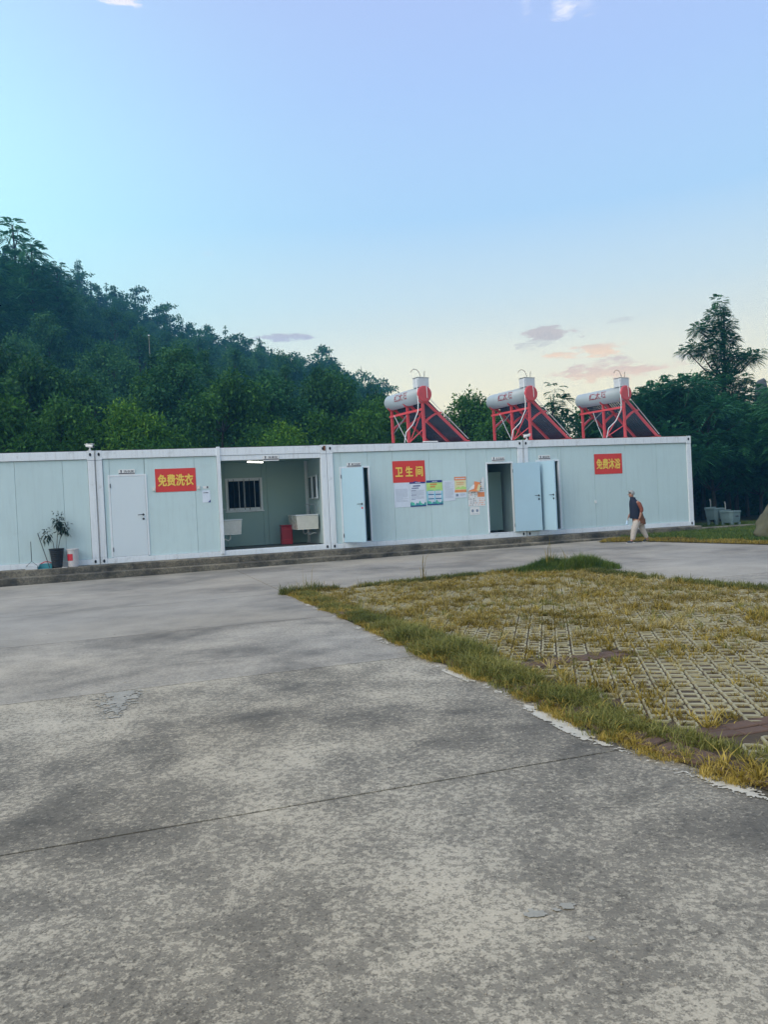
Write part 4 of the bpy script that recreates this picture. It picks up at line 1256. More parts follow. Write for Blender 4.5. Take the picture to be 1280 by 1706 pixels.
# ------------------------------------------------------------------ solar water heaters
def heater():
    t = empty('solar_water_heater')
    A = 1.92    # tank length along +y
    Z = 1.42; r = .232; F_ = 1.50
    mt = Matrix.Translation((0, 0, Z)) @ Matrix.Rotation(R(-90), 4, 'X')
    MB().lathe([(r * .80, A + .07), (r * .95, A + .045), (r, A + .01), (r, .0)][::-1] + [], 28, mt).build('tank', MAT['heater_grey'], t, smooth=True)
    MB().lathe([(r * .9, -.055), (r * 1.0, -.045), (r * 1.02, -.002)], 28, mt).build('end_cap', MAT['heater_red'], t)
    # lettering on the side that faces -x, wrapped round the cylinder
    tx = fit_text('红太阳', .70, .23); nb_ = MB()
    for k, (dx, dz) in enumerate(((0, 0), (.006, 0), (0, .005))):
        nb_.add([(x + dx, y + dz, z + .0004 * k) for x, y, z in tx.v], tx.f)
    def wrap(p):
        a = (p[1]) / r + R(10); rr = r + .004 + p[2]
        return (-math.cos(a) * rr, .97 - p[0], Z + math.sin(a) * rr)
    nb_.v = [wrap(p) for p in nb_.v]; nb_.build('lettering', MAT['tankred'], t)
    fr = .07
    ys = (.06, .92, A - .06)
    for i, y in enumerate(ys):
        f = MB()
        f.bar((-.02, y, 0), (-.02, y, Z - r - .01), .085, .05, (0, 1, 0))
        fo = f.build('frame_leg', MAT['heater_red'], t, bevel=.006)
        if i != 1 or True:
            MB().bar((.06, y, Z - r + .04), (F_, y, .03), .055, .085, (0, 1, 0)).build('sloping_rail', MAT['heater_red'], t, bevel=.006)
        ar = MB(); pts = []
        n = 8
        for k in range(n + 1):
            s = k / n; x = -.0 + .60 * s; z = .60 + .30 * math.sin(s * math.pi / 2)
            pts.append((x, y, z))
        for a, b in zip(pts[:-1], pts[1:]): ar.bar(a, b, .05, .07, (0, 1, 0))
        ar.build('arch_brace', MAT['heater_red'], t)
        MB().add([(-.09, y - .03, Z - r - .02), (.14, y - .03, Z - r - .02), (.20, y - .03, Z - r * .72), (-.17, y - .03, Z - r * .72),
                  (-.09, y + .03, Z - r - .02), (.14, y + .03, Z - r - .02), (.20, y + .03, Z - r * .72), (-.17, y + .03, Z - r * .72)],
                 [(0, 1, 2, 3), (7, 6, 5, 4), (0, 4, 5, 1), (1, 5, 6, 2), (2, 6, 7, 3), (3, 7, 4, 0)]).build('tank_saddle', MAT['heater_red'], t)
    MB().bar((-.06, 0, Z - r - .20), (-.06, A, Z - r - .20), .04, .06).build('side_rail', MAT['heater_red'], t)
    MB().bar((-.02, .10, .42), (-.02, ys[1] - .06, .12), .022, .022).build('cross_brace', MAT['heater_red'], t)
    MB().bar((-.02, ys[1] + .06, .95), (-.02, A - .1, .45), .022, .022).build('cross_brace', MAT['metal'], t)
    MB().bar((-.02, ys[0] + .06, .95), (-.02, ys[1] - .05, .10), .022, .022).build('cross_brace', MAT['heater_red'], t)
    MB().bar((F_ - .02, -.02, .055), (F_ - .02, A + .02, .055), .09, .07).build('foot_rail', MAT['heater_red'], t, bevel=.005)
    MB().bar((.0, 0, .03), (.0, A, .03), .04, .04).build('foot_rail', MAT['heater_red'], t)
    n = 20
    d0 = Vector((.12, 0, Z - r + .10)); d1 = Vector((F_ - .03, 0, .10))
    for k in range(n):
        y = .10 + (A - .20) * k / (n - 1)
        MB().tube([(d0.x, y, d0.z), (d1.x, y, d1.z)], .026, 8).build('vacuum_tube', MAT['tube'], t, smooth=True)
    MB().bar((.16, .03, Z - r + .145), (F_ + .01, .03, .135), .012, .018, (0, 1, 0)).build('edge_glint', MAT['hose'], t)  # white bar standing in for the reflected line along the tube edge
    MB().box(-.17, .0, Z + r - .03, .19, .30, Z + r + .24).build('header_tank', MAT['box'], t, bevel=.008)
    MB().box(-.18, -.01, Z + r + .241, .20, .31, Z + r + .256).build('header_lid', MAT['metal'], t)
    bx = Z + r + .25
    pts = [(-.03 - .30 * (1 - math.cos(a)) / 1.0 * .6, .1, bx + .24 * math.sin(a)) for a in [k * math.pi * .80 / 9 for k in range(10)]]
    MB().tube(pts, .008, 6).build('vent_hose', MAT['dmetal'], t, smooth=True)
    MB().tube([(.10, .1, bx), (.11, .1, bx + .12), (.125, .1, bx + .20)], .009, 6).build('vent_pipe', MAT['dmetal'], t)
    MB().tube([(-.17, .05, bx - .05), (-.21, .03, bx - .05), (-.22, .02, bx - .12), (-.22, -.02, bx - .75), (-.25, -.03, bx - 1.0), (-.36, .1, bx - 1.35), (-.48, .3, .35), (-.50, .4, .0)], .013, 8).build('water_hose', MAT['hose'], t, smooth=True)
    MB().tube([(.06, -.06, Z + r - .02), (.05, -.085, Z + .10), (.06, -.075, Z - .12)], .009, 6).build('drain_hose', MAT['hose'], t)
    MB().tube([(-.5, .9, .9), (-.2, 1.0, .45), (.05, 1.0, .0)], .010, 6).build('stay_cable', MAT['hose'], t)
    return t


hb = heater()
HL = [('solar water heater with red frame above the toilet banner, leftmost of the three', 710.5), ('solar water heater with red frame above the wide open door, middle of the three', 888), ('solar water heater with red frame above the shower banner, rightmost of the three', 1046)]
camL = ((-O).dot(D), (-O).dot(M))
for i, (lb, X) in enumerate(HL):
    o = hb if i == 0 else copy_tree(hb)
    # where the viewing direction of the near leg meets the line 0.55 m behind the roof edge
    d = fw + rt * ((X - 640) / 1281) + up * ((853 - 738) / 1281)
    k = ((O + M * .55).dot(M)) / d.dot(M)
    p = d * k; p.z = ZB + HT + .03
    o.location = p; o.rotation_euler = (0, 0, ROTZ + R(12)); tag(o, lb, 'solar water heater', 'solar water heaters on the cabin roofs')
    if i: o.rotation_euler = (0, 0, ROTZ + R(11 if i == 1 else 13))
# loose roof cable + little white cap
tag(MB().box(0, 0, 0, .42, .12, .05, Matrix.Translation(wp(8.72, .1, HT + .006)) @ WR).build('roof_vent_cap', MAT['white'], bevel=.01), 'small white cap on the roof edge near the leftmost water heater', 'vent cap')

# ------------------------------------------------------------------ things on the step by the left cabin
ZS = ZB - .002


def leaf_mesh_points(V, Fq, base, d, ln, w, droop=.2):
    b = len(V); d = d.normalized(); s = d.cross(Vector((0, 0, 1)))
    s = s.normalized() if s.length > .01 else Vector((1, 0, 0))
    m_ = base + d * ln * .45; tip = base + d * ln + Vector((0, 0, -droop * ln))
    V += [tuple(base), tuple(m_ + s * w / 2), tuple(tip), tuple(m_ - s * w / 2)]; Fq.append((b, b + 1, b + 2, b + 3))


def at_step(u, w): return wp(u, -w, 0)


p = at_step(-.96, .18)
t = empty('potted_plant', (p.x, p.y, ZS + .002), ROTZ, label='leafy young shrub in a ribbed black pot on the step', cat='potted plant')
prof = [(.105, 0)]
for k in range(8):
    z = .02 + k * .05; r = .11 + .052 * z / .42
    prof += [(r, z), (r + .008, z + .012), (r + .008, z + .03), (r, z + .038)]
prof += [(.175, .43), (.178, .46), (.165, .46), (.155, .42)]
MB().lathe(prof, 24).build('pot', MAT['black'], t, smooth=False)
MB().lathe([(.154, .40), (.0, .425)], 20, cap=False).build('soil', MAT['soil'], t)
stems = [[(-.05, 0, .42), (-.07, .0, .62), (-.15, .0, .76), (-.20, 0, .86)], [(.0, 0, .42), (.03, 0, .7), (.06, 0, .95), (.07, 0, 1.15)], [(.03, 0, .42), (.09, .02, .68), (.14, .03, .85), (.17, .04, 1.0)]]
V = []; Fq = []
for si, s_ in enumerate(stems):
    MB().tube(s_, .008, 6, r1=.004).build('stem', MAT['bark'], t)
    c0_, rad, cnt = [((-.19, 0, .80), (.10, .09, .15), 60), ((.08, 0, 1.12), (.12, .11, .16), 110), ((.17, .03, .94), (.12, .1, .16), 90)][si]
    for k in range(cnt):
        o_ = Vector((rng.normal(0, .5) * rad[0], rng.normal(0, .5) * rad[1], rng.normal(0, .5) * rad[2]))
        d = (o_ + Vector((rng.normal(0, .08), rng.normal(0, .08), rng.normal(-.02, .05))))
        leaf_mesh_points(V, Fq, Vector(c0_) + o_, d, random.uniform(.08, .13), random.uniform(.028, .044), .45)
np_mesh('foliage', V, Fq, MAT['leaf_pot'], t)
p = at_step(-.60, .17)
t = empty('bucket', (p.x, p.y, ZS + .002), ROTZ, label='stained white bucket with red label next to the black pot', cat='bucket')
MB().lathe([(.118, 0), (.132, .40), (.140, .405), (.140, .43), (.130, .435), (.126, .40), (.112, .03)], 24).build('body', MAT['bucket'], t, smooth=False)
lb = MB()
for k in range(9):
    a = R(200 + k * 9.0)
    for z in (.15, .31): lb.v.append((math.cos(a) * (.1215 + .035 * z), math.sin(a) * (.1215 + .035 * z), z))
lb.f = [(2 * k, 2 * k + 2, 2 * k + 3, 2 * k + 1) for k in range(8)]; lb.build('printed_label', MAT['pinkred'], t)
MB().tube([(.14 * math.cos(a), -.14 * abs(math.sin(a)) * .4, .42 - .10 * math.sin(a)) for a in [k * math.pi / 8 for k in range(9)]], .004, 6).build('handle', MAT['metal'], t)
p = at_step(-1.22, .20)
t = empty('dustpan', (p.x, p.y, ZS + .002), ROTZ, label='teal plastic dustpan with red edge lying left of the black pot', cat='dustpan')
MB().add([(-.15, -.13, 0), (.15, -.13, 0), (.14, .12, 0), (-.14, .12, 0), (-.15, -.13, .02), (.15, -.13, .02), (.14, .12, .11), (-.14, .12, .11)],
         [(0, 3, 2, 1), (0, 4, 7, 3), (1, 2, 6, 5), (2, 3, 7, 6)]).build('pan', MAT['teal'], t)
MB().tube([(-.12, .12, .11), (-.03, .12, .15), (.05, .12, .15), (.12, .12, .115)], .012, 8).build('red_edge', MAT['pinkred'], t)
p = at_step(-1.52, .20)
t = empty('long_dustpan', (p.x, p.y, ZS + .002), ROTZ, label='pale dustpan with upright thin handle at the left end of the step', cat='dustpan')
MB().add([(-.13, -.12, 0), (.13, -.12, 0), (.13, .10, 0), (-.13, .10, 0), (-.13, -.12, .07), (.13, -.12, .07), (.13, .10, .08), (-.13, .10, .08)],
         [(0, 3, 2, 1), (0, 4, 7, 3), (1, 2, 6, 5), (0, 1, 5, 4), (2, 3, 7, 6)]).build('pan', MAT['box'], t)
MB().tube([(-.12, 0, .08), (0, .0, .19), (.12, 0, .08)], .006, 6).tube([(0, 0, .19), (0, .0, .66)], .009, 6).build('handle', MAT['dmetal'], t)
a = at_step(-1.12, .28); b_ = at_step(-1.38, .02)
tag(MB().tube([(a.x, a.y, ZS + .01), (b_.x, b_.y, ZS + .85)], .010, 6).build('broom_stick', MAT['dmetal']), 'thin dark stick leaning on the left cabin wall', 'stick')
tag(MB().box(-.06, -.02, 0, .06, .02, .012, Matrix.Translation(at_step(-.78, .33)) @ WR).build('scrap_of_paper', MAT['white']), 'white scrap lying in front of the black pot', 'litter')


# ------------------------------------------------------------------ outdoor laundry tubs
def tub():
    t = empty('laundry_tub')
    b = MB(); w, d, h = .27, .24, .56
    def oct_(s, z, dy=0): return [(x * s, y * s + dy, z) for x, y in ((-w, -d * .55), (-w * .75, -d), (w * .75, -d), (w, -d * .55), (w, d), (-w, d))]
    rings = [oct_(.80, .17), oct_(.88, .30), oct_(.94, .50), oct_(1.0, .51), oct_(1.0, .56), oct_(.9, .56), oct_(.78, .34)]
    v = [p for rg in rings for p in rg]; n = 6
    f = [tuple(range(6))[::-1]] + [(i * n + k, i * n + (k + 1) % n, (i + 1) * n + (k + 1) % n, (i + 1) * n + k) for i in range(len(rings) - 1) for k in range(n)] + [tuple((len(rings) - 1) * n + k for k in range(n))]
    b.add(v, f).build('basin', MAT['tubgrey'], t, bevel=.006)
    for sx in (-1, 1):
        for sy in (-1, 1):
            MB().add([(sx * .12, sy * .19, .18), (sx * .23, sy * .19, .18), (sx * .21, sy * .19, 0), (sx * .15, sy * .19, 0), (sx * .12, sy * .13, .18), (sx * .23, sy * .13, .18), (sx * .21, sy * .13, 0), (sx * .15, sy * .13, 0)],
                     [(0, 1, 2, 3), (7, 6, 5, 4), (0, 4, 5, 1), (1, 5, 6, 2), (2, 6, 7, 3), (3, 7, 4, 0)]).build('leg', MAT['tubgrey'], t)
    MB().box(-w + .01, d - .05, .561, w - .01, d, .60).build('splash_back', MAT['tubgrey'], t)
    MB().tube([(.02, d - .03, .6), (.02, d - .03, .80), (-.02, d - .05, .83), (-.10, d - .10, .83)], .018, 8).build('tap', MAT['cream'], t, smooth=True)
    MB().tube([(-.10, d - .10, .80), (-.10, d - .10, .86)], .014, 8).bar((-.13, d - .10, .865), (-.07, d - .10, .865), .012, .012).build('tap_handle', MAT['metal'], t)
    tb = MB(); r = random.Random(3)
    for k in range(5): tb.box(-.06 + k * .028, -d * .94, .37 + r.uniform(-.01, .01), -.042 + k * .028, -d * .94 + .004 - .02, .385 + r.uniform(0, .02))
    tb.build('printed_mark', MAT['inkd'], t)
    return t


tb = tub()
for i, (X, Y, dist, lb) in enumerate(((1194, 873, 26.0, 'left one of two grey plastic laundry tubs under the trees'), (1219, 878, 25.5, 'right one of two grey plastic laundry tubs under the trees'))):
    o = tb if i == 0 else copy_tree(tb)
    d = fw + rt * ((X - 640) / 1281) + up * ((853 - Y) / 1281); p = d * (dist / d.y)
    o.location = (p.x, p.y, CAMH + p.z - .02); o.rotation_euler = (0, 0, ROTZ + R(12)); tag(o, lb, 'laundry tub', 'outdoor laundry tubs')


# ------------------------------------------------------------------ rocks
def rock(name, loc, sx, sy, sz, seed, mat, label, cat, lo=3, square=.0, taper=.3):
    import bmesh
    bm_ = bmesh.new(); bmesh.ops.create_icosphere(bm_, subdivisions=5, radius=1)
    for v in bm_.verts:
        c = v.co.copy()
        if square: c = Vector([math.copysign(abs(k) ** (1 - square), k) for k in c])
        n = noise.fractal(c * 1.2 + Vector((seed, 0, 0)), 1, 2, 5) * .16
        rdg = abs(noise.noise(c * 2.5 + Vector((0, seed, 0)))) * .16
        c *= 1 + n - rdg
        k = 1 - taper * (c.z + 1) / 2
        v.co = (c.x * sx * k, c.y * sy * k, (c.z + .92) * sz)
    me = bpy.data.meshes.new(name); bm_.to_mesh(me); bm_.free()
    o = mesh_obj(name, me, mat, None, smooth=True); o.location = loc
    return tag(o, label, cat)


rock('boulder', (10.55, 19.35, -.35), 1.6, 1.2, 1.02, 4.2, MAT['stone'], 'large brown-grey boulder on the lawn at the right edge', 'boulder', taper=.62)
d = fw + rt * ((1268 - 640) / 1281) + up * ((853 - 632) / 1281); p = d * (42 / d.y)
ss_ = MB(); HS = CAMH + p.z; rings = [(0, .62), (HS * .3, .52), (HS * .6, .44), (HS * .8, .36), (HS * .93, .31), (HS * .985, .24), (HS, .14)]
for (z, r_) in rings:
    for k in range(20):
        a = 2 * math.pi * k / 20; q_ = (abs(math.cos(a)) ** 4 + abs(math.sin(a)) ** 4) ** -.25
        w = r_ * q_ * (1 + .10 * noise.noise(Vector((math.cos(a) * 1.5, math.sin(a) * 1.5, z * .8))))
        ss_.v.append((math.cos(a) * w + .04 * z * .2, math.sin(a) * w * .7, z + .05 * math.cos(a) * (z > HS * .9)))
for i in range(len(rings) - 1):
    for k in range(20): ss_.f.append((i * 20 + k, i * 20 + (k + 1) % 20, (i + 1) * 20 + (k + 1) % 20, (i + 1) * 20 + k))
ss_.f.append(tuple(6 * 20 + k for k in range(20)))
o = ss_.build('standing_stone', MAT['stone_dark'], smooth=True); o.location = (p.x - .05, p.y, 0); tag(o, 'tall upright stone pillar rising above the trees at the right edge', 'standing stone')


# ------------------------------------------------------------------ trees
def crown(blobs, n, size, asp=.55, seed=0, droop=.25, shell=.5):
    """leaf quads scattered over blobs (x,y,z,rx,rz)"""
    g = np.random.default_rng(seed); B = np.array(blobs); vol = B[:, 3] ** 2 * B[:, 4]; vol = vol ** .8
    idx = g.choice(len(B), n, p=vol / vol.sum()); b = B[idx]
    d = g.normal(size=(n, 3)); d /= np.linalg.norm(d, axis=1)[:, None]
    rad = (shell + (1 - shell) * g.random(n)) ** .6 * (1 + .26 * g.normal(size=n))
    P = b[:, :3] + d * np.stack([b[:, 3], b[:, 3], b[:, 4]], 1) * rad[:, None]
    ld = d * .8 + g.normal(size=(n, 3)) * .7; ld[:, 2] -= droop; ld /= np.linalg.norm(ld, axis=1)[:, None]
    s = np.cross(ld, g.normal(size=(n, 3))); s /= np.linalg.norm(s, axis=1)[:, None]
    ln = size * g.uniform(.6, 1.4, n)[:, None]; w = ln * asp
    m_ = P + ld * ln * .45; nrm = np.cross(s, ld); m_ = m_ + nrm * ln * .08
    tip = P + ld * ln; tip[:, 2] -= ln[:, 0] * .15
    V = np.stack([P, m_ + s * w / 2, tip, m_ - s * w / 2], 1).reshape(-1, 3)
    return V, np.arange(n * 4).reshape(-1, 4)


def fronds(blobs, n, length, seed=0, pairs=7, droop=.5):
    g = np.random.default_rng(seed); B = np.array(blobs); vol = (B[:, 3] ** 2 * B[:, 4]) ** .75
    idx = g.choice(len(B), n, p=vol / vol.sum()); b = B[idx]
    d = g.normal(size=(n, 3)); d[:, 2] *= .7; d /= np.linalg.norm(d, axis=1)[:, None]
    rad = g.random(n) ** .5
    P = b[:, :3] + d * np.stack([b[:, 3], b[:, 3], b[:, 4]], 1) * rad[:, None]
    ld = d + g.normal(size=(n, 3)) * .35; ld[:, 2] = ld[:, 2] * .6 + .15; ld /= np.linalg.norm(ld, axis=1)[:, None]
    sd = np.cross(ld, np.array([0, 0, 1.])) + 1e-6; sd /= np.linalg.norm(sd, axis=1)[:, None]
    L_ = length * g.uniform(.6, 1.3, n)[:, None]; Vs = []
    for k in range(pairs):
        t = (k + 1) / pairs; c = P + ld * L_ * t; c[:, 2] -= (droop * L_[:, 0] * t * t)
        ll = L_ * .34 * math.sin(math.pi * (.18 + .74 * t)) ; w = L_ * .085
        for sg in (-1, 1):
            tip = c + sd * sg * ll + ld * ll * .45; tip[:, 2] -= ll[:, 0] * .35
            Vs.append(np.stack([c - ld * w * .3, (c + tip) / 2 + ld * w, tip, (c + tip) / 2 - ld * w], 1))
    V = np.concatenate(Vs, 1).reshape(-1, 3)
    return V, np.arange(len(V)).reshape(-1, 4)


def trunk_mb(h, r, limbs, seed=0, bend=.2):
    rr = random.Random(seed); mb = MB(); pts = []
    for k in range(7):
        t = k / 6; pts.append((bend * math.sin(t * 3 + seed) * t, bend * math.cos(t * 2 + seed) * t * .6, h * t))
    mb.tube(pts, r, 8, r1=r * .25)
    for (x, y, z, rx, rz_) in limbs:
        zz = max(.25 * h, z - rz_ * .8 - rr.uniform(0, .4)); k = min(5, int(zz / h * 6)); a = Vector(pts[k])
        e = Vector((x, y, z)); m_ = (a + e) / 2 + Vector((0, 0, -.1 * (e - a).length))
        mb.tube([a, m_, e], r * .38, 6, r1=r * .08, cap=False)
    return mb


def make_tree(name, blobs, n, size, h, r, lm_, seed, fr=None, asp=.55, shell=.5, bark='bark', droop=.25):
    t = empty(name)
    trunk_mb(h, r, blobs, seed).build('trunk', MAT[bark], t, smooth=True)
    V, Fq = crown(blobs, n, size, asp, seed, shell=shell, droop=droop) if not fr else fronds(blobs, n, size, seed, fr)
    np_mesh('crown', V, Fq, MAT[lm_], t)
    return t


def rblobs(seed, h, rad, zlo, k, pointy=.0, rz=.75, rmin=.5, rmax=1.):
    r = random.Random(seed); out = []
    for i in range(k):
        t = (i + .5) / k; z = zlo + (h - zlo) * t; env = math.sin(math.pi * min(1, .22 + .70 * t)) if not pointy else (1 - t) ** .8 + .12
        a = r.uniform(0, 2 * math.pi) + i * 2.4; rr = rad * env * r.uniform(.35, .85); br = rad * .42 * r.uniform(rmin, rmax) * (.5 + .6 * env)
        out.append((math.cos(a) * rr, math.sin(a) * rr, z, br, br * rz))
    out.append((0, 0, h - rad * .2, rad * .25, rad * .28))
    return out


HG = 'trees covering the hillside'
protos = []
for s in range(4):
    h = [8.5, 9.5, 8., 10.][s]
    protos.append(make_tree('hill_tree', rblobs(20 + s, h, [2.9, 2.4, 3.1, 2.3][s], h * .30, 26), 13500, .19, h * .9, .16, 'leaf_hill', 20 + s, shell=.35))
for s in range(2):
    h = [9.5, 11.][s]
    protos.append(make_tree('hill_tree', rblobs(40 + s, h, 1.7, h * .22, 22, pointy=1), 10500, .175, h * .97, .13, 'leaf_hill', 40 + s, shell=.2))
for o in protos: tag(o, 'dark leafy tree among the dense woods on the hillside', 'tree', HG)
spots = []
rr = random.Random(5); tries = 0
while len(spots) < 236 and tries < 60000:
    tries += 1
    y = 31 + 84 * rr.random() ** .8; x = rr.uniform(-.60, .50) * y
    b = x * M.x + y * M.y - 24.5
    if b < 5: continue
    if x > .03 * y and y > 50: continue
    if x > .09 * y: continue
    md = 3.1 + y * .011
    if all((x - a) ** 2 + (y - c) ** 2 > md * md for a, c in spots): spots.append((x, y))
# a full crest line so that the skyline is closed
for k in range(52): spots.append((-60 + k * 1.3 + rr.uniform(-.5, .5), 109 + rr.uniform(-3, 3)))
SKX = [-160, 0, 70, 120, 190, 260, 330, 430, 500, 560, 600, 640, 660, 700, 1500]
SKY = [395, 432, 440, 463, 484, 522, 548, 578, 592, 588, 602, 640, 668, 700, 705]


def photo_px(p):
    v = Vector(p) - Vector((0, 0, CAMH)); z_ = v.dot(fw)
    return 640 + 1281 * v.dot(rt) / z_, 853 - 1281 * v.dot(up) / z_


def top_scale(x, y, z0, h, tgt):
    X, Y0 = photo_px((x, y, z0)); _, Y1 = photo_px((x, y, z0 + h))
    return (Y0 - tgt) / max(1, (Y0 - Y1))


HH = [8.5, 9.5, 8., 10., 9.5, 11.]
def ragged(seed, h, rad, k, pw):
    r = random.Random(seed); out = []
    for i in range(k):
        t = .12 + .86 * i / k; a = i * 2.4 + r.uniform(-.5, .5); e = (1 - t) ** pw
        for f in ((.35, .9) if e > .25 else (.5,)):
            br = rad * (.10 + .16 * e) * r.uniform(.7, 1.3)
            out.append((math.cos(a) * rad * e * f * r.uniform(.7, 1.2), math.sin(a) * rad * e * f, h * t + r.uniform(-.2, .2), br, br * r.uniform(.4, .8)))
    return out


for (sd_, h_, r_, k_, pw_, n_) in ((51, 9., 2.6, 20, .75, 2600), (52, 10., 2.0, 24, .9, 2300), (53, 8.5, 3.2, 15, .45, 2800), (54, 8., 2.8, 12, .35, 2300)):
    o = make_tree('hill_tree', ragged(sd_, h_, r_, k_, pw_), n_, .30, h_ * .98, .09, 'leaf_hill', sd_, shell=.1)
    tag(o, 'ragged open-crowned tree standing on the hill skyline', 'tree', 'trees on the hill skyline'); protos.append(o); HH.append(h_)
used = [False] * 10
for (x, y) in spots:
    k = rr.choices(range(6), (5, 5, 5, 4, 1.6, 1.6) if y < 104 else (1, 1, 1, 1, 1, 1))[0]
    if y >= 104: k = rr.choice((6, 7, 8, 9, 8, 9))
    o = copy_tree(protos[k]) if used[k] else protos[k]; used[k] = True
    z0 = hz(x, y) - .3; s = rr.uniform(.55, .95) * (1.0 if y > 55 else .85) if y < 104 else rr.uniform(.85, 1.35)
    X, _ = photo_px((x, y, z0)); sk = float(np.interp(X, SKX, SKY))
    if y > 104: s = min(s, top_scale(x, y, z0, HH[k], sk - rr.choice((0, 5, 10, 16, 24, 32))))
    else: s = min(s, top_scale(x, y, z0, HH[k], sk + 12 + 20 * rr.random()))
    s = max(.34, s); o.location = (x, y, z0)
    o.scale = (s, s, s * rr.uniform(.9, 1.12)); o.rotation_euler = (rr.gauss(0, .04), rr.gauss(0, .04), rr.uniform(0, 6.28))

# leafy undergrowth that closes the slope between the trunks
g_ = np.random.default_rng(3); UN = 150000
uy = 27 + 84 * g_.random(UN) ** .75; ux = g_.uniform(-.62, .12, UN) * uy
uz = np.array([hz(a, b) for a, b in zip(ux, uy)])
hb_ = np.array([noise.noise(Vector((a * .35, b * .35, 2))) for a, b in zip(ux, uy)])
P_ = np.stack([ux, uy, uz + g_.random(UN) ** .6 * (1.6 + 2.2 * hb_) * np.clip((115 - uy) / 20, .3, 1)], 1)
ld_ = g_.normal(size=(UN, 3)); ld_[:, 2] = np.abs(ld_[:, 2]) * .5; ld_ /= np.linalg.norm(ld_, axis=1)[:, None]
sd_ = np.cross(ld_, g_.normal(size=(UN, 3))); sd_ /= np.linalg.norm(sd_, axis=1)[:, None]
l_ = (.22 + uy * .0035)[:, None] * g_.uniform(.6, 1.4, UN)[:, None]
np_V = np.stack([P_, P_ + ld_ * l_ * .5 + sd_ * l_ * .28, P_ + ld_ * l_, P_ + ld_ * l_ * .5 - sd_ * l_ * .28], 1).reshape(-1, 3)
tag(np_mesh('hillside_undergrowth', np_V, np.arange(UN * 4).reshape(-1, 4), MAT['leaf_hill'], kind='stuff'), 'low leafy undergrowth covering the hillside between the trees', 'undergrowth')

# near belt right behind the cabins, brighter green bushes and broadleaf trees
nb1 = [make_tree('bushy_tree', rblobs(60 + s, 4.2, 2.0, .9, 20), 17000, .115, 3.4, .09, 'leaf_mid', 60 + s, shell=.35) for s in range(2)]
nb2 = [make_tree('leafy_bush', rblobs(70 + s, 3.4, 1.7, .5, 16), 15000, .115, 2.4, .05, 'leaf_bright', 70 + s, shell=.35, asp=.38) for s in range(2)]
near = []
# (photo x of the axis, distance y, top z, kind)
plan = [(-60, 22.5, 5.6, 1), (20, 22.5, 4.9, 3), (95, 24.5, 5.0, 0), (150, 23.8, 4.3, 2), (215, 24.6, 4.9, 3), (262, 24.2, 4.2, 2), (318, 27.5, 4.5, 1), (372, 28.5, 6.2, 0), (430, 27.5, 4.3, 1),
        (478, 26.5, 4.3, 2), (540, 27.3, 4.6, 3), (592, 28.6, 4.8, 2), (640, 30.5, 5.4, 1), (40, 29, 7.2, 0), (150, 31, 7.0, 1), (262, 33, 7.2, 0), (465, 34, 7.0, 1), (560, 35, 7.2, 0), (628, 36, 6.4, 1),
        (-30, 30, 8.0, 0), (735, 33, 4.9, 0), (770, 31, 5.5, 1), (808, 33.5, 5.3, 0), (850, 31, 4.6, 1), (905, 34, 4.8, 0), (970, 32, 4.9, 1), (1010, 33, 4.6, 0), (1065, 31, 5.2, 1)]
lbc = {}
LANDM = [(-20, 'the left edge of the picture'), (95, 'the potted plant'), (159, 'the leftmost roof camera'), (212, 'the closed white door'), (292, 'the laundry banner'), (364, 'the washroom post'), (450, 'the open washroom'), (543, 'the rusty roof corner'),
         (590, 'the half open door'), (640, 'the leftmost water heater'), (710, 'the leftmost water heater tank'), (790, 'the gap after the leftmost heater'), (886, 'the middle water heater'), (940, 'the slim feathery sapling'), (1042, 'the rightmost water heater')]
pool = [nb1[0], nb1[1], nb2[0], nb2[1]]; used = [False] * 4; hts = [4.2, 4.2, 3.4, 3.4]
for (X, y, top, k) in plan:
    d = fw + rt * ((X - 640) / 1281) + up * ((853 - 700) / 1281); x = d.x * y / d.y
    o = copy_tree(pool[k]) if used[k] else pool[k]; used[k] = True
    z0 = hz(x, y) - .1; s = (top - z0) / hts[k]
    o.location = (x, y, z0); o.scale = (max(.75, s * .85),) * 2 + (s,); o.rotation_euler = (0, 0, rr.uniform(0, 6.28))
    lm_ = min(LANDM, key=lambda q_: abs(q_[0] - X)); rear = y > 28.8 and X < 700 or y > 33.2
    side = 'left of' if X < lm_[0] - 14 else 'right of' if X > lm_[0] + 14 else 'above'
    kd = ('taller dark leafy tree farther back' if rear else 'round leafy tree close behind the roofs') if k < 2 else ('bright green bush' if k == 3 else 'low yellow-green bush')
    base_lb = '%s, %s %s' % (kd, side, lm_[1]); n_ = lbc.get(base_lb, 0); lbc[base_lb] = n_ + 1
    if n_: base_lb = base_lb.replace(' leafy', '').replace('close behind', 'behind') + ', ' + ('deeper in shade', 'lower down', 'nearer the slope')[min(2, n_ - 1)]
    tag(o, base_lb, 'tree' if k < 2 else 'bush', 'leafy trees just behind the cabins' if k < 2 else 'bright bushes behind the left cabins')

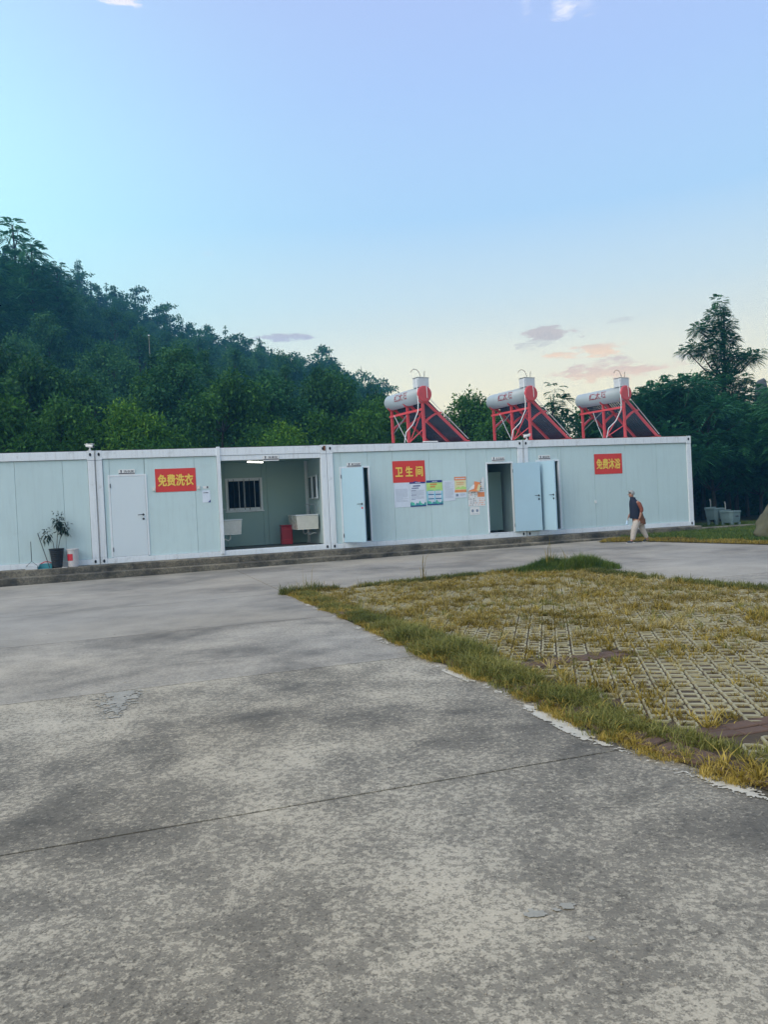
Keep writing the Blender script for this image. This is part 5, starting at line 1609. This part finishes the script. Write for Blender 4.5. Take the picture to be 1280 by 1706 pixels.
# feathery big tree on the right with a ragged spire
TB = [(0, 0, 9.1, .22, .35), (-.12, 0, 8.65, .36, .32), (.12, 0, 8.2, .42, .32), (-.55, .1, 8.15, .40, .25), (-.95, 0, 8.05, .28, .2), (-.1, 0, 7.7, .5, .35), (.42, 0, 7.6, .3, .22), (-1.0, 0, 7.30, .48, .25), (-1.45, .1, 7.25, .25, .2), (-.5, 0, 7.2, .5, .3),
      (.2, 0, 6.9, .62, .38), (.75, 0, 6.75, .48, .26), (1.2, 0, 6.8, .36, .24), (1.5, 0, 6.95, .22, .18), (0, .2, 6.3, .62, .4), (-.5, 0, 5.8, .7, .4), (.45, 0, 5.8, .62, .4), (-.9, 0, 5.2, .9, .5), (.9, 0, 5.1, .8, .5), (0, 0, 4.6, 1.2, .6), (-1.1, -.3, 4.0, 1.0, .6), (1.2, -.3, 4.0, 1.0, .6)]
o = make_tree('feathery_tree', [(a_, b2, c_, d_ * 1.08, e_ * 1.25) for a_, b2, c_, d_, e_ in TB], 9500, .25, 8.9, .13, 'leaf_feather', 5, fr=6)
o.location = (14.35, 32, .0); tag(o, 'tall feathery tree with a ragged spire top at the right', 'tree')
o = make_tree('feathery_tree', [(0, 0, 4.9, .22, .35), (.1, 0, 4.4, .42, .35), (-.3, 0, 4.0, .5, .4), (.3, .1, 3.5, .6, .4), (-.2, 0, 2.8, .7, .5), (.1, 0, 2.0, .6, .5)], 420, .42, 4.6, .06, 'leaf_feather', 8, fr=7)
d = fw + rt * ((934 - 640) / 1281); o.location = (d.x * 30 / d.y, 30, .75); tag(o, 'slim feathery sapling between the middle and the rightmost water heaters', 'tree')
RB = [rblobs(80 + s, 5.4, 2.5, 2.1, 24, rz=.6) for s in range(2)]
rt_ = [make_tree('drooping_tree', RB[s], 3800, .34, 4.8, .11, 'leaf_feather', 80 + s, fr=6) for s in range(2)]
used = [False, False]
for i, (X, y, top, k) in enumerate([(1095, 30.5, 5.5, 0), (1135, 29.5, 5.7, 1), (1165, 31.5, 5.6, 0), (1185, 28.8, 4.6, 1), (1222, 30.5, 4.6, 0), (1262, 29.5, 3.8, 1), (1300, 31, 4.2, 0), (1340, 27.5, 5.2, 1), (1395, 29, 5.4, 0),
                                    (1150, 34, 5.4, 1), (1210, 35, 5.2, 0), (1270, 35, 4.1, 1), (1240, 32.8, 4.2, 0), (1120, 33, 5.2, 0), (1335, 34, 5.6, 1), (1075, 34, 5.3, 1)]):
    d = fw + rt * ((X - 640) / 1281) + up * ((853 - 700) / 1281); x = d.x * y / d.y
    o = copy_tree(rt_[k]) if used[k] else rt_[k]; used[k] = True
    s = top / 5.4; o.location = (x, y, .0); o.scale = (s, s, s); o.rotation_euler = (0, 0, rr.uniform(0, 6.28))
    tag(o, ['drooping tree whose crown shows just right of the rightmost heater', 'drooping tree directly above the right end of the last cabin', 'drooping tree in front left of the tall feathery spire tree', 'low drooping tree overhanging the left laundry tub', 'drooping tree overhanging the right laundry tub',
            'drooping tree in front of the standing stone pillar', 'drooping tree at the right edge behind the boulder'][i] if i < 7 else 'dark drooping tree mostly hidden at the back or edge of the right thicket', 'tree', 'drooping trees right of the cabins')
# dense dark understorey behind the laundry tubs
us = make_tree('shade_shrub', rblobs(90, 3.2, 1.8, .25, 18, rz=.8), 6200, .24, 1.8, .05, 'leaf_hill', 90, shell=.25)
for i, (x, y) in enumerate([(12.2, 35.3), (13.8, 35.0), (15.4, 35.6), (17.0, 35.2), (13.0, 37.2), (14.6, 37.4), (16.2, 37.6), (18.4, 35.8), (10.8, 35.8), (20, 35.0), (9.3, 35.0), (19.3, 37.5), (17.8, 37.8), (11.5, 37.5)]):
    o = us if i == 0 else copy_tree(us)
    o.location = (x, y, .05); s = rr.uniform(.9, 1.25); o.scale = (s, s, s); o.rotation_euler = (0, 0, rr.uniform(0, 6.28))
    tag(o, 'dark shrub in the deep shade behind the laundry tubs', 'shrub', 'dark shrubs under the right trees')

# big trees at the top left of the slope with hanging compound leaves
LB = [(0, 0, 11.2, .5, .35), (.5, 0, 10.6, .7, .35), (-.5, 0, 10.2, .8, .35), (.6, .2, 9.5, .9, .4), (-.7, 0, 9.0, 1.0, .4), (.8, 0, 8.5, 1.1, .45), (-.4, 0, 7.8, 1.2, .5), (.9, 0, 7.2, 1.3, .6), (-1, 0, 6.6, 1.4, .7), (.4, 0, 5.6, 1.6, .8), (-.6, 0, 4.4, 1.6, .9), (.8, 0, 3.4, 1.5, .9)]
lt = make_tree('frond_tree', LB, 850, .85, 11, .16, 'leaf_feather', 31, fr=7)
for i, (X, Y, y, s, lb) in enumerate(((18, 362, 58, 1.0, 'tallest frond-leaved tree on the skyline at the left edge'), (50, 397, 56, .82, 'second frond-leaved tree on the skyline, just right of the tallest'), (95, 436, 60, .72, 'low frond-leaved tree on the skyline with arching leaves'), (-20, 420, 52, .8, 'frond-leaved tree below the tallest one at the left edge'))):
    o = lt if i == 0 else copy_tree(lt)
    d = fw + rt * ((X - 640) / 1281) + up * ((853 - Y) / 1281); p = d * (y / d.y)
    o.location = (p.x, p.y, CAMH + p.z - 11.6 * s); o.scale = (s, s, s); o.rotation_euler = (0, 0, i * 1.3); tag(o, lb, 'tree', 'frond-leaved trees at the top left')
# pale bare pole trunk and the overhead wire on the slope
d = fw + rt * ((248 - 640) / 1281) + up * ((853 - 560) / 1281); p = d * (46 / d.y); top = CAMH + p.z; g0 = hz(p.x, p.y)
t = empty('utility_pole', (p.x, p.y, g0), 0, label='slim pale pole standing on the slope among dark trees', cat='pole')
MB().tube([(0, 0, -.2), (0, 0, top - g0)], .045, 8, r1=.02).build('shaft', MAT['palebark'], t, smooth=True); MB().tube([(0, 0, top - g0), (0, 0, top - g0 + .06)], .065, 8).build('cap', MAT['metal'], t)
a = Vector((p.x, p.y - 1.5, top - 1.9)); d2 = fw + rt * ((450 - 640) / 1281) + up * ((853 - 627) / 1281); b_ = d2 * (42 / d2.y); b_.z += CAMH
tag(MB().tube([a + (b_ - a) * s + Vector((0, 0, -1.2 * s * (1 - s))) for s in [k / 12 for k in range(13)]], .007, 5).build('overhead_wire', MAT['hole']), 'thin overhead wire sagging across the dark hillside', 'wire')


# ------------------------------------------------------------------ person
def skin_mesh(joints, edges, sub=2):
    """joints: (x,y,z,r[,ry]) ; returns verts/faces of the skinned surface"""
    me = bpy.data.meshes.new('s'); me.from_pydata([j[:3] for j in joints], edges, [])
    o = bpy.data.objects.new('s', me); COL.objects.link(o)
    m1 = o.modifiers.new('skin', 'SKIN'); m1.use_smooth_shade = True
    for i, j in enumerate(joints):
        sv = me.skin_vertices[0].data[i]; sv.radius = (j[3], j[4] if len(j) > 4 else j[3]); sv.use_root = (i == 0)
    m2 = o.modifiers.new('sub', 'SUBSURF'); m2.levels = sub; m2.render_levels = sub
    bpy.context.view_layer.update(); dg = bpy.context.evaluated_depsgraph_get()
    r = bpy.data.meshes.new_from_object(o.evaluated_get(dg)); vs = [v.co.copy() for v in r.vertices]; fs = [tuple(p.vertices) for p in r.polygons]
    bpy.data.objects.remove(o); bpy.data.meshes.remove(r)
    return vs, fs


def person():
    # local frame: -x is the walking direction (photo left), -y towards the camera
    pm = lambda n, c, **k: paint(n, c, .8, .12, 30, **k)
    skinm = pm('skin', (.36, .19, .13)); hair = pm('grey_hair', (.30, .31, .30)); vest = pm('navy_vest', (.006, .011, .03)); shirt = pm('brown_red_shirt', (.20, .055, .03), dirt=.6, dcol=(.32, .15, .06))
    tunic = pm('brown_tunic', (.17, .07, .03), dirt=.5, dcol=(.10, .03, .02)); pants = pm('beige_trousers', (.46, .41, .36)); shoe = pm('dark_shoe', (.03, .035, .045)); sole = pm('pale_sole', (.5, .5, .5)); dark = pm('black_hair_bun', (.015, .015, .02))
    t = empty('person', (6.76, 20.50, gz(6.76, 20.5) - .004), 0, label='stooped grey-haired person in navy vest and beige trousers walking left past the shower cabin', cat='person')
    X = lambda f: -f
    J = [(X(-.02), 0, .66, .115, .11), (X(.02), 0, .82, .11, .12), (X(.04), 0, 1.0, .11, .135), (X(.08), 0, 1.13, .06, .08), (X(.13), 0, 1.20, .042), (X(.155), 0, 1.27, .062), (X(.16), 0, 1.335, .066),
         # near leg (front)
         (X(.06), -.07, .58, .085), (X(.17), -.08, .34, .060), (X(.20), -.08, .09, .038), (X(.24), -.08, .045, .034), (X(.33), -.08, .03, .026),
         # far leg (back)
         (X(-.07), .07, .58, .085), (X(-.12), .07, .35, .060), (X(-.25), .07, .12, .038), (X(-.24), .07, .06, .034), (X(-.17), .07, .03, .026),
         # near arm
         (X(.03), -.15, 1.09, .048), (X(-.045), -.20, .88, .038), (X(.01), -.21, .70, .026), (X(.045), -.215, .64, .026, .014),
         # far arm
         (X(.06), .15, 1.09, .048), (X(.06), .19, .88, .038), (X(.19), .12, .74, .026), (X(.22), .10, .68, .026, .014)]
    E = [(0, 1), (1, 2), (2, 3), (3, 4), (4, 5), (5, 6), (0, 7), (7, 8), (8, 9), (9, 10), (10, 11), (0, 12), (12, 13), (13, 14), (14, 15), (15, 16), (2, 17), (17, 18), (18, 19), (19, 20), (2, 21), (21, 22), (22, 23), (23, 24)]
    b = MB(); b.add(*skin_mesh(J, E))
    for (hx, hy, hz_) in ((X(.045), -.215, .64), (X(.22), .10, .68)):     # fingers and thumb rooted in each palm
        for k, ln in enumerate((.050, .056, .052, .042)):
            oy = (k - 1.5) * .0125
            b.add(*skin_mesh([(hx, hy + oy * .7, hz_, .0068), (hx - .012, hy + oy, hz_ - .025, .0062), (hx - .012 - .012, hy + oy, hz_ - .025 - ln * .5, .0055), (hx - .008, hy + oy, hz_ - .025 - ln, .004)], [(0, 1), (1, 2), (2, 3)], 1))
        b.add(*skin_mesh([(hx, hy - .01, hz_ + .01, .008), (hx - .028, hy - .016, hz_ - .012, .0068), (hx - .034, hy - .012, hz_ - .040, .005)], [(0, 1), (1, 2)], 1))
    # face: nose, brow, chin, ears
    hc = Vector((X(.165), 0, 1.31))
    b.add(*skin_mesh([(hc.x - .045, 0, hc.z + .01, .012), (hc.x - .078, 0, hc.z - .012, .010), (hc.x - .058, 0, hc.z - .022, .008)], [(0, 1), (1, 2)], 1))
    b.add(*skin_mesh([(hc.x - .03, 0, hc.z - .05, .030), (hc.x - .052, 0, hc.z - .066, .017)], [(0, 1)], 1))
    for sy in (-1, 1): b.add(*skin_mesh([(hc.x + .010, sy * .062, hc.z + .012, .008), (hc.x + .014, sy * .070, hc.z - .018, .007)], [(0, 1)], 1))
    b.build('body', skinm, t, smooth=True)
    ey = MB()
    for sy in (-1, 1): ey.lathe([(.001, -.007), (.007, 0), (.001, .007)], 8, Matrix.Translation((hc.x - .052, sy * .026, hc.z + .010)))
    ey.bar((hc.x - .064, -.018, hc.z - .043), (hc.x - .064, .018, hc.z - .043), .006, .004)
    ey.build('eyes_and_mouth', dark, t)
    # hair cap
    hm = MB(); n = 18
    for i in range(9):
        a = math.pi * .62 * i / 8
        for k in range(n):
            th = 2 * math.pi * k / n; rr_ = .090 if abs(th - math.pi) > .9 else .083
            p = Vector((math.sin(a) * math.cos(th) * rr_ * 1.05, math.sin(a) * math.sin(th) * .083, math.cos(a) * .090))
            if math.cos(th) < -.3 and a > 1.2: p = Vector((math.sin(1.2) * math.cos(th) * rr_, math.sin(1.2) * math.sin(th) * .083, math.cos(1.2) * .09))
            p *= 1 + .05 * noise.noise(p * 60); hm.v.append(tuple(hc + Vector((.012, 0, .018)) + p))
    for i in range(8):
        for k in range(n): hm.f.append((i * n + k, i * n + (k + 1) % n, (i + 1) * n + (k + 1) % n, (i + 1) * n + k))
    hm.build('hair', hair, t, smooth=True)
    MB().add(*skin_mesh([(hc.x + .075, 0, hc.z + .01, .030), (hc.x + .105, 0, hc.z - .012, .028)], [(0, 1)], 2)).build('hair_bun', dark, t, smooth=True)
    # trousers
    Tj = [(X(-.02), 0, .62, .125, .12), (X(.06), -.07, .55, .105), (X(.15), -.08, .34, .085), (X(.19), -.08, .12, .066), (X(.19), -.08, .075, .058), (X(-.08), .07, .55, .105), (X(-.13), .07, .35, .080), (X(-.23), .07, .15, .056), (X(-.245), .07, .11, .050)]
    MB().add(*skin_mesh(Tj, [(0, 1), (1, 2), (2, 3), (3, 4), (0, 5), (5, 6), (6, 7), (7, 8)])).build('trousers', pants, t, smooth=True)
    # tunic hem below the vest
    tn = MB(); n = 22
    for i, (z, cx, rx, ry) in enumerate(((.50, -.03, .165, .150), (.52, -.03, .170, .152), (.60, -.02, .165, .150), (.72, .01, .150, .145), (.80, .02, .14, .14))):
        for k in range(n):
            a = 2 * math.pi * k / n; w = 1 + .05 * math.sin(a * 5 + i) * (1 if i < 3 else .3)
            tn.v.append((X(cx) + math.cos(a) * rx * w, math.sin(a) * ry * w, z + (.02 * math.sin(a * 3) if i < 2 else 0)))
    for i in range(4):
        for k in range(n): tn.f.append((i * n + k, i * n + (k + 1) % n, (i + 1) * n + (k + 1) % n, (i + 1) * n + k))
    tn.build('tunic', tunic, t, smooth=True)
    # vest: lofted torso with armholes approximated by a shell and collar
    vm = MB()
    for i, (z, cx, rx, ry) in enumerate(((.64, .05, .160, .150), (.66, .05, .165, .155), (.78, .05, .163, .158), (.92, .045, .162, .165), (1.04, .06, .150, .170), (1.11, .075, .125, .145), (1.16, .10, .085, .095), (1.20, .115, .072, .075), (1.225, .115, .075, .075))):
        for k in range(n):
            a = 2 * math.pi * k / n; w = 1 + .02 * math.sin(a * 7 + i * 2)
            vm.v.append((X(cx) + math.cos(a) * rx * w, math.sin(a) * ry * w, z - .02 * math.cos(a)))
    for i in range(8):
        for k in range(n): vm.f.append((i * n + k, i * n + (k + 1) % n, (i + 1) * n + (k + 1) % n, (i + 1) * n + k))
    vm.build('vest', vest, t, smooth=True)
    for s, Jn in ((-1, [(X(.03), -.155, 1.10, .062), (X(-.005), -.195, 1.0, .056), (X(-.045), -.215, .88, .052), (X(-.02), -.22, .80, .046)]), (1, [(X(.06), .15, 1.10, .062), (X(.06), .19, .98, .056), (X(.065), .20, .88, .050), (X(.12), .17, .81, .044)])):
        MB().add(*skin_mesh(Jn, [(0, 1), (1, 2), (2, 3)])).build('sleeve', shirt, t, smooth=True)
    for (f, y, up_, tilt) in ((.255, -.08, 0, 0), (-.22, .07, .01, 0)):
        s_ = MB().add(*skin_mesh([(X(f - .07), y, .045 + up_, .040), (X(f), y, .040 + up_, .040), (X(f + .085), y, .032 + up_, .030)], [(0, 1), (1, 2)])); so_ = s_.build('shoe', shoe, t, smooth=True)
        MB().box(X(f + .11), y - .035, 0 + up_ * .5, X(f - .105), y + .035, .016 + up_ * .5).build('sole', sole, so_, bevel=.006)
    return t


person()
t = empty('plastic_bag', (6.76 - .27, 20.50 + .08, gz(6.5, 20.5) + .42), 0, label='small pale blue plastic bag held in front of the walking person', cat='bag')
pb = MB().add(*skin_mesh([(0, 0, .06, .045, .03), (0, 0, .13, .035, .02), (.01, 0, .20, .012, .008)], [(0, 1), (1, 2)])); pb.build('pouch', paint('pale_blue_film', (.45, .62, .78), .3, .1, 20), t, smooth=True)
MB().tube([(.01, 0, .20), (.03, .0, .24), (.045, .015, .25)], .004, 6).build('handle', MAT['hose'], t)


# ------------------------------------------------------------------ haze
hm_, hq, hbs = new_mat('haze_air')
hq.t.nodes.remove(hbs)
pv = hq.n('ShaderNodeVolumePrincipled'); pv.inputs['Color'].default_value = (.16, .58, 1, 1); pv.inputs['Density'].default_value = .0018; pv.inputs['Anisotropy'].default_value = .2
hq.link(pv.outputs[0], hq.t.nodes['Material Output'].inputs['Volume'])
MB().box(-280, -140, -2, 280, 280, 66).build('haze', hm_, kind='stuff')['label'] = 'thin bluish evening haze over the yard and the hillside'
bpy.data.objects['haze']['category'] = 'haze'
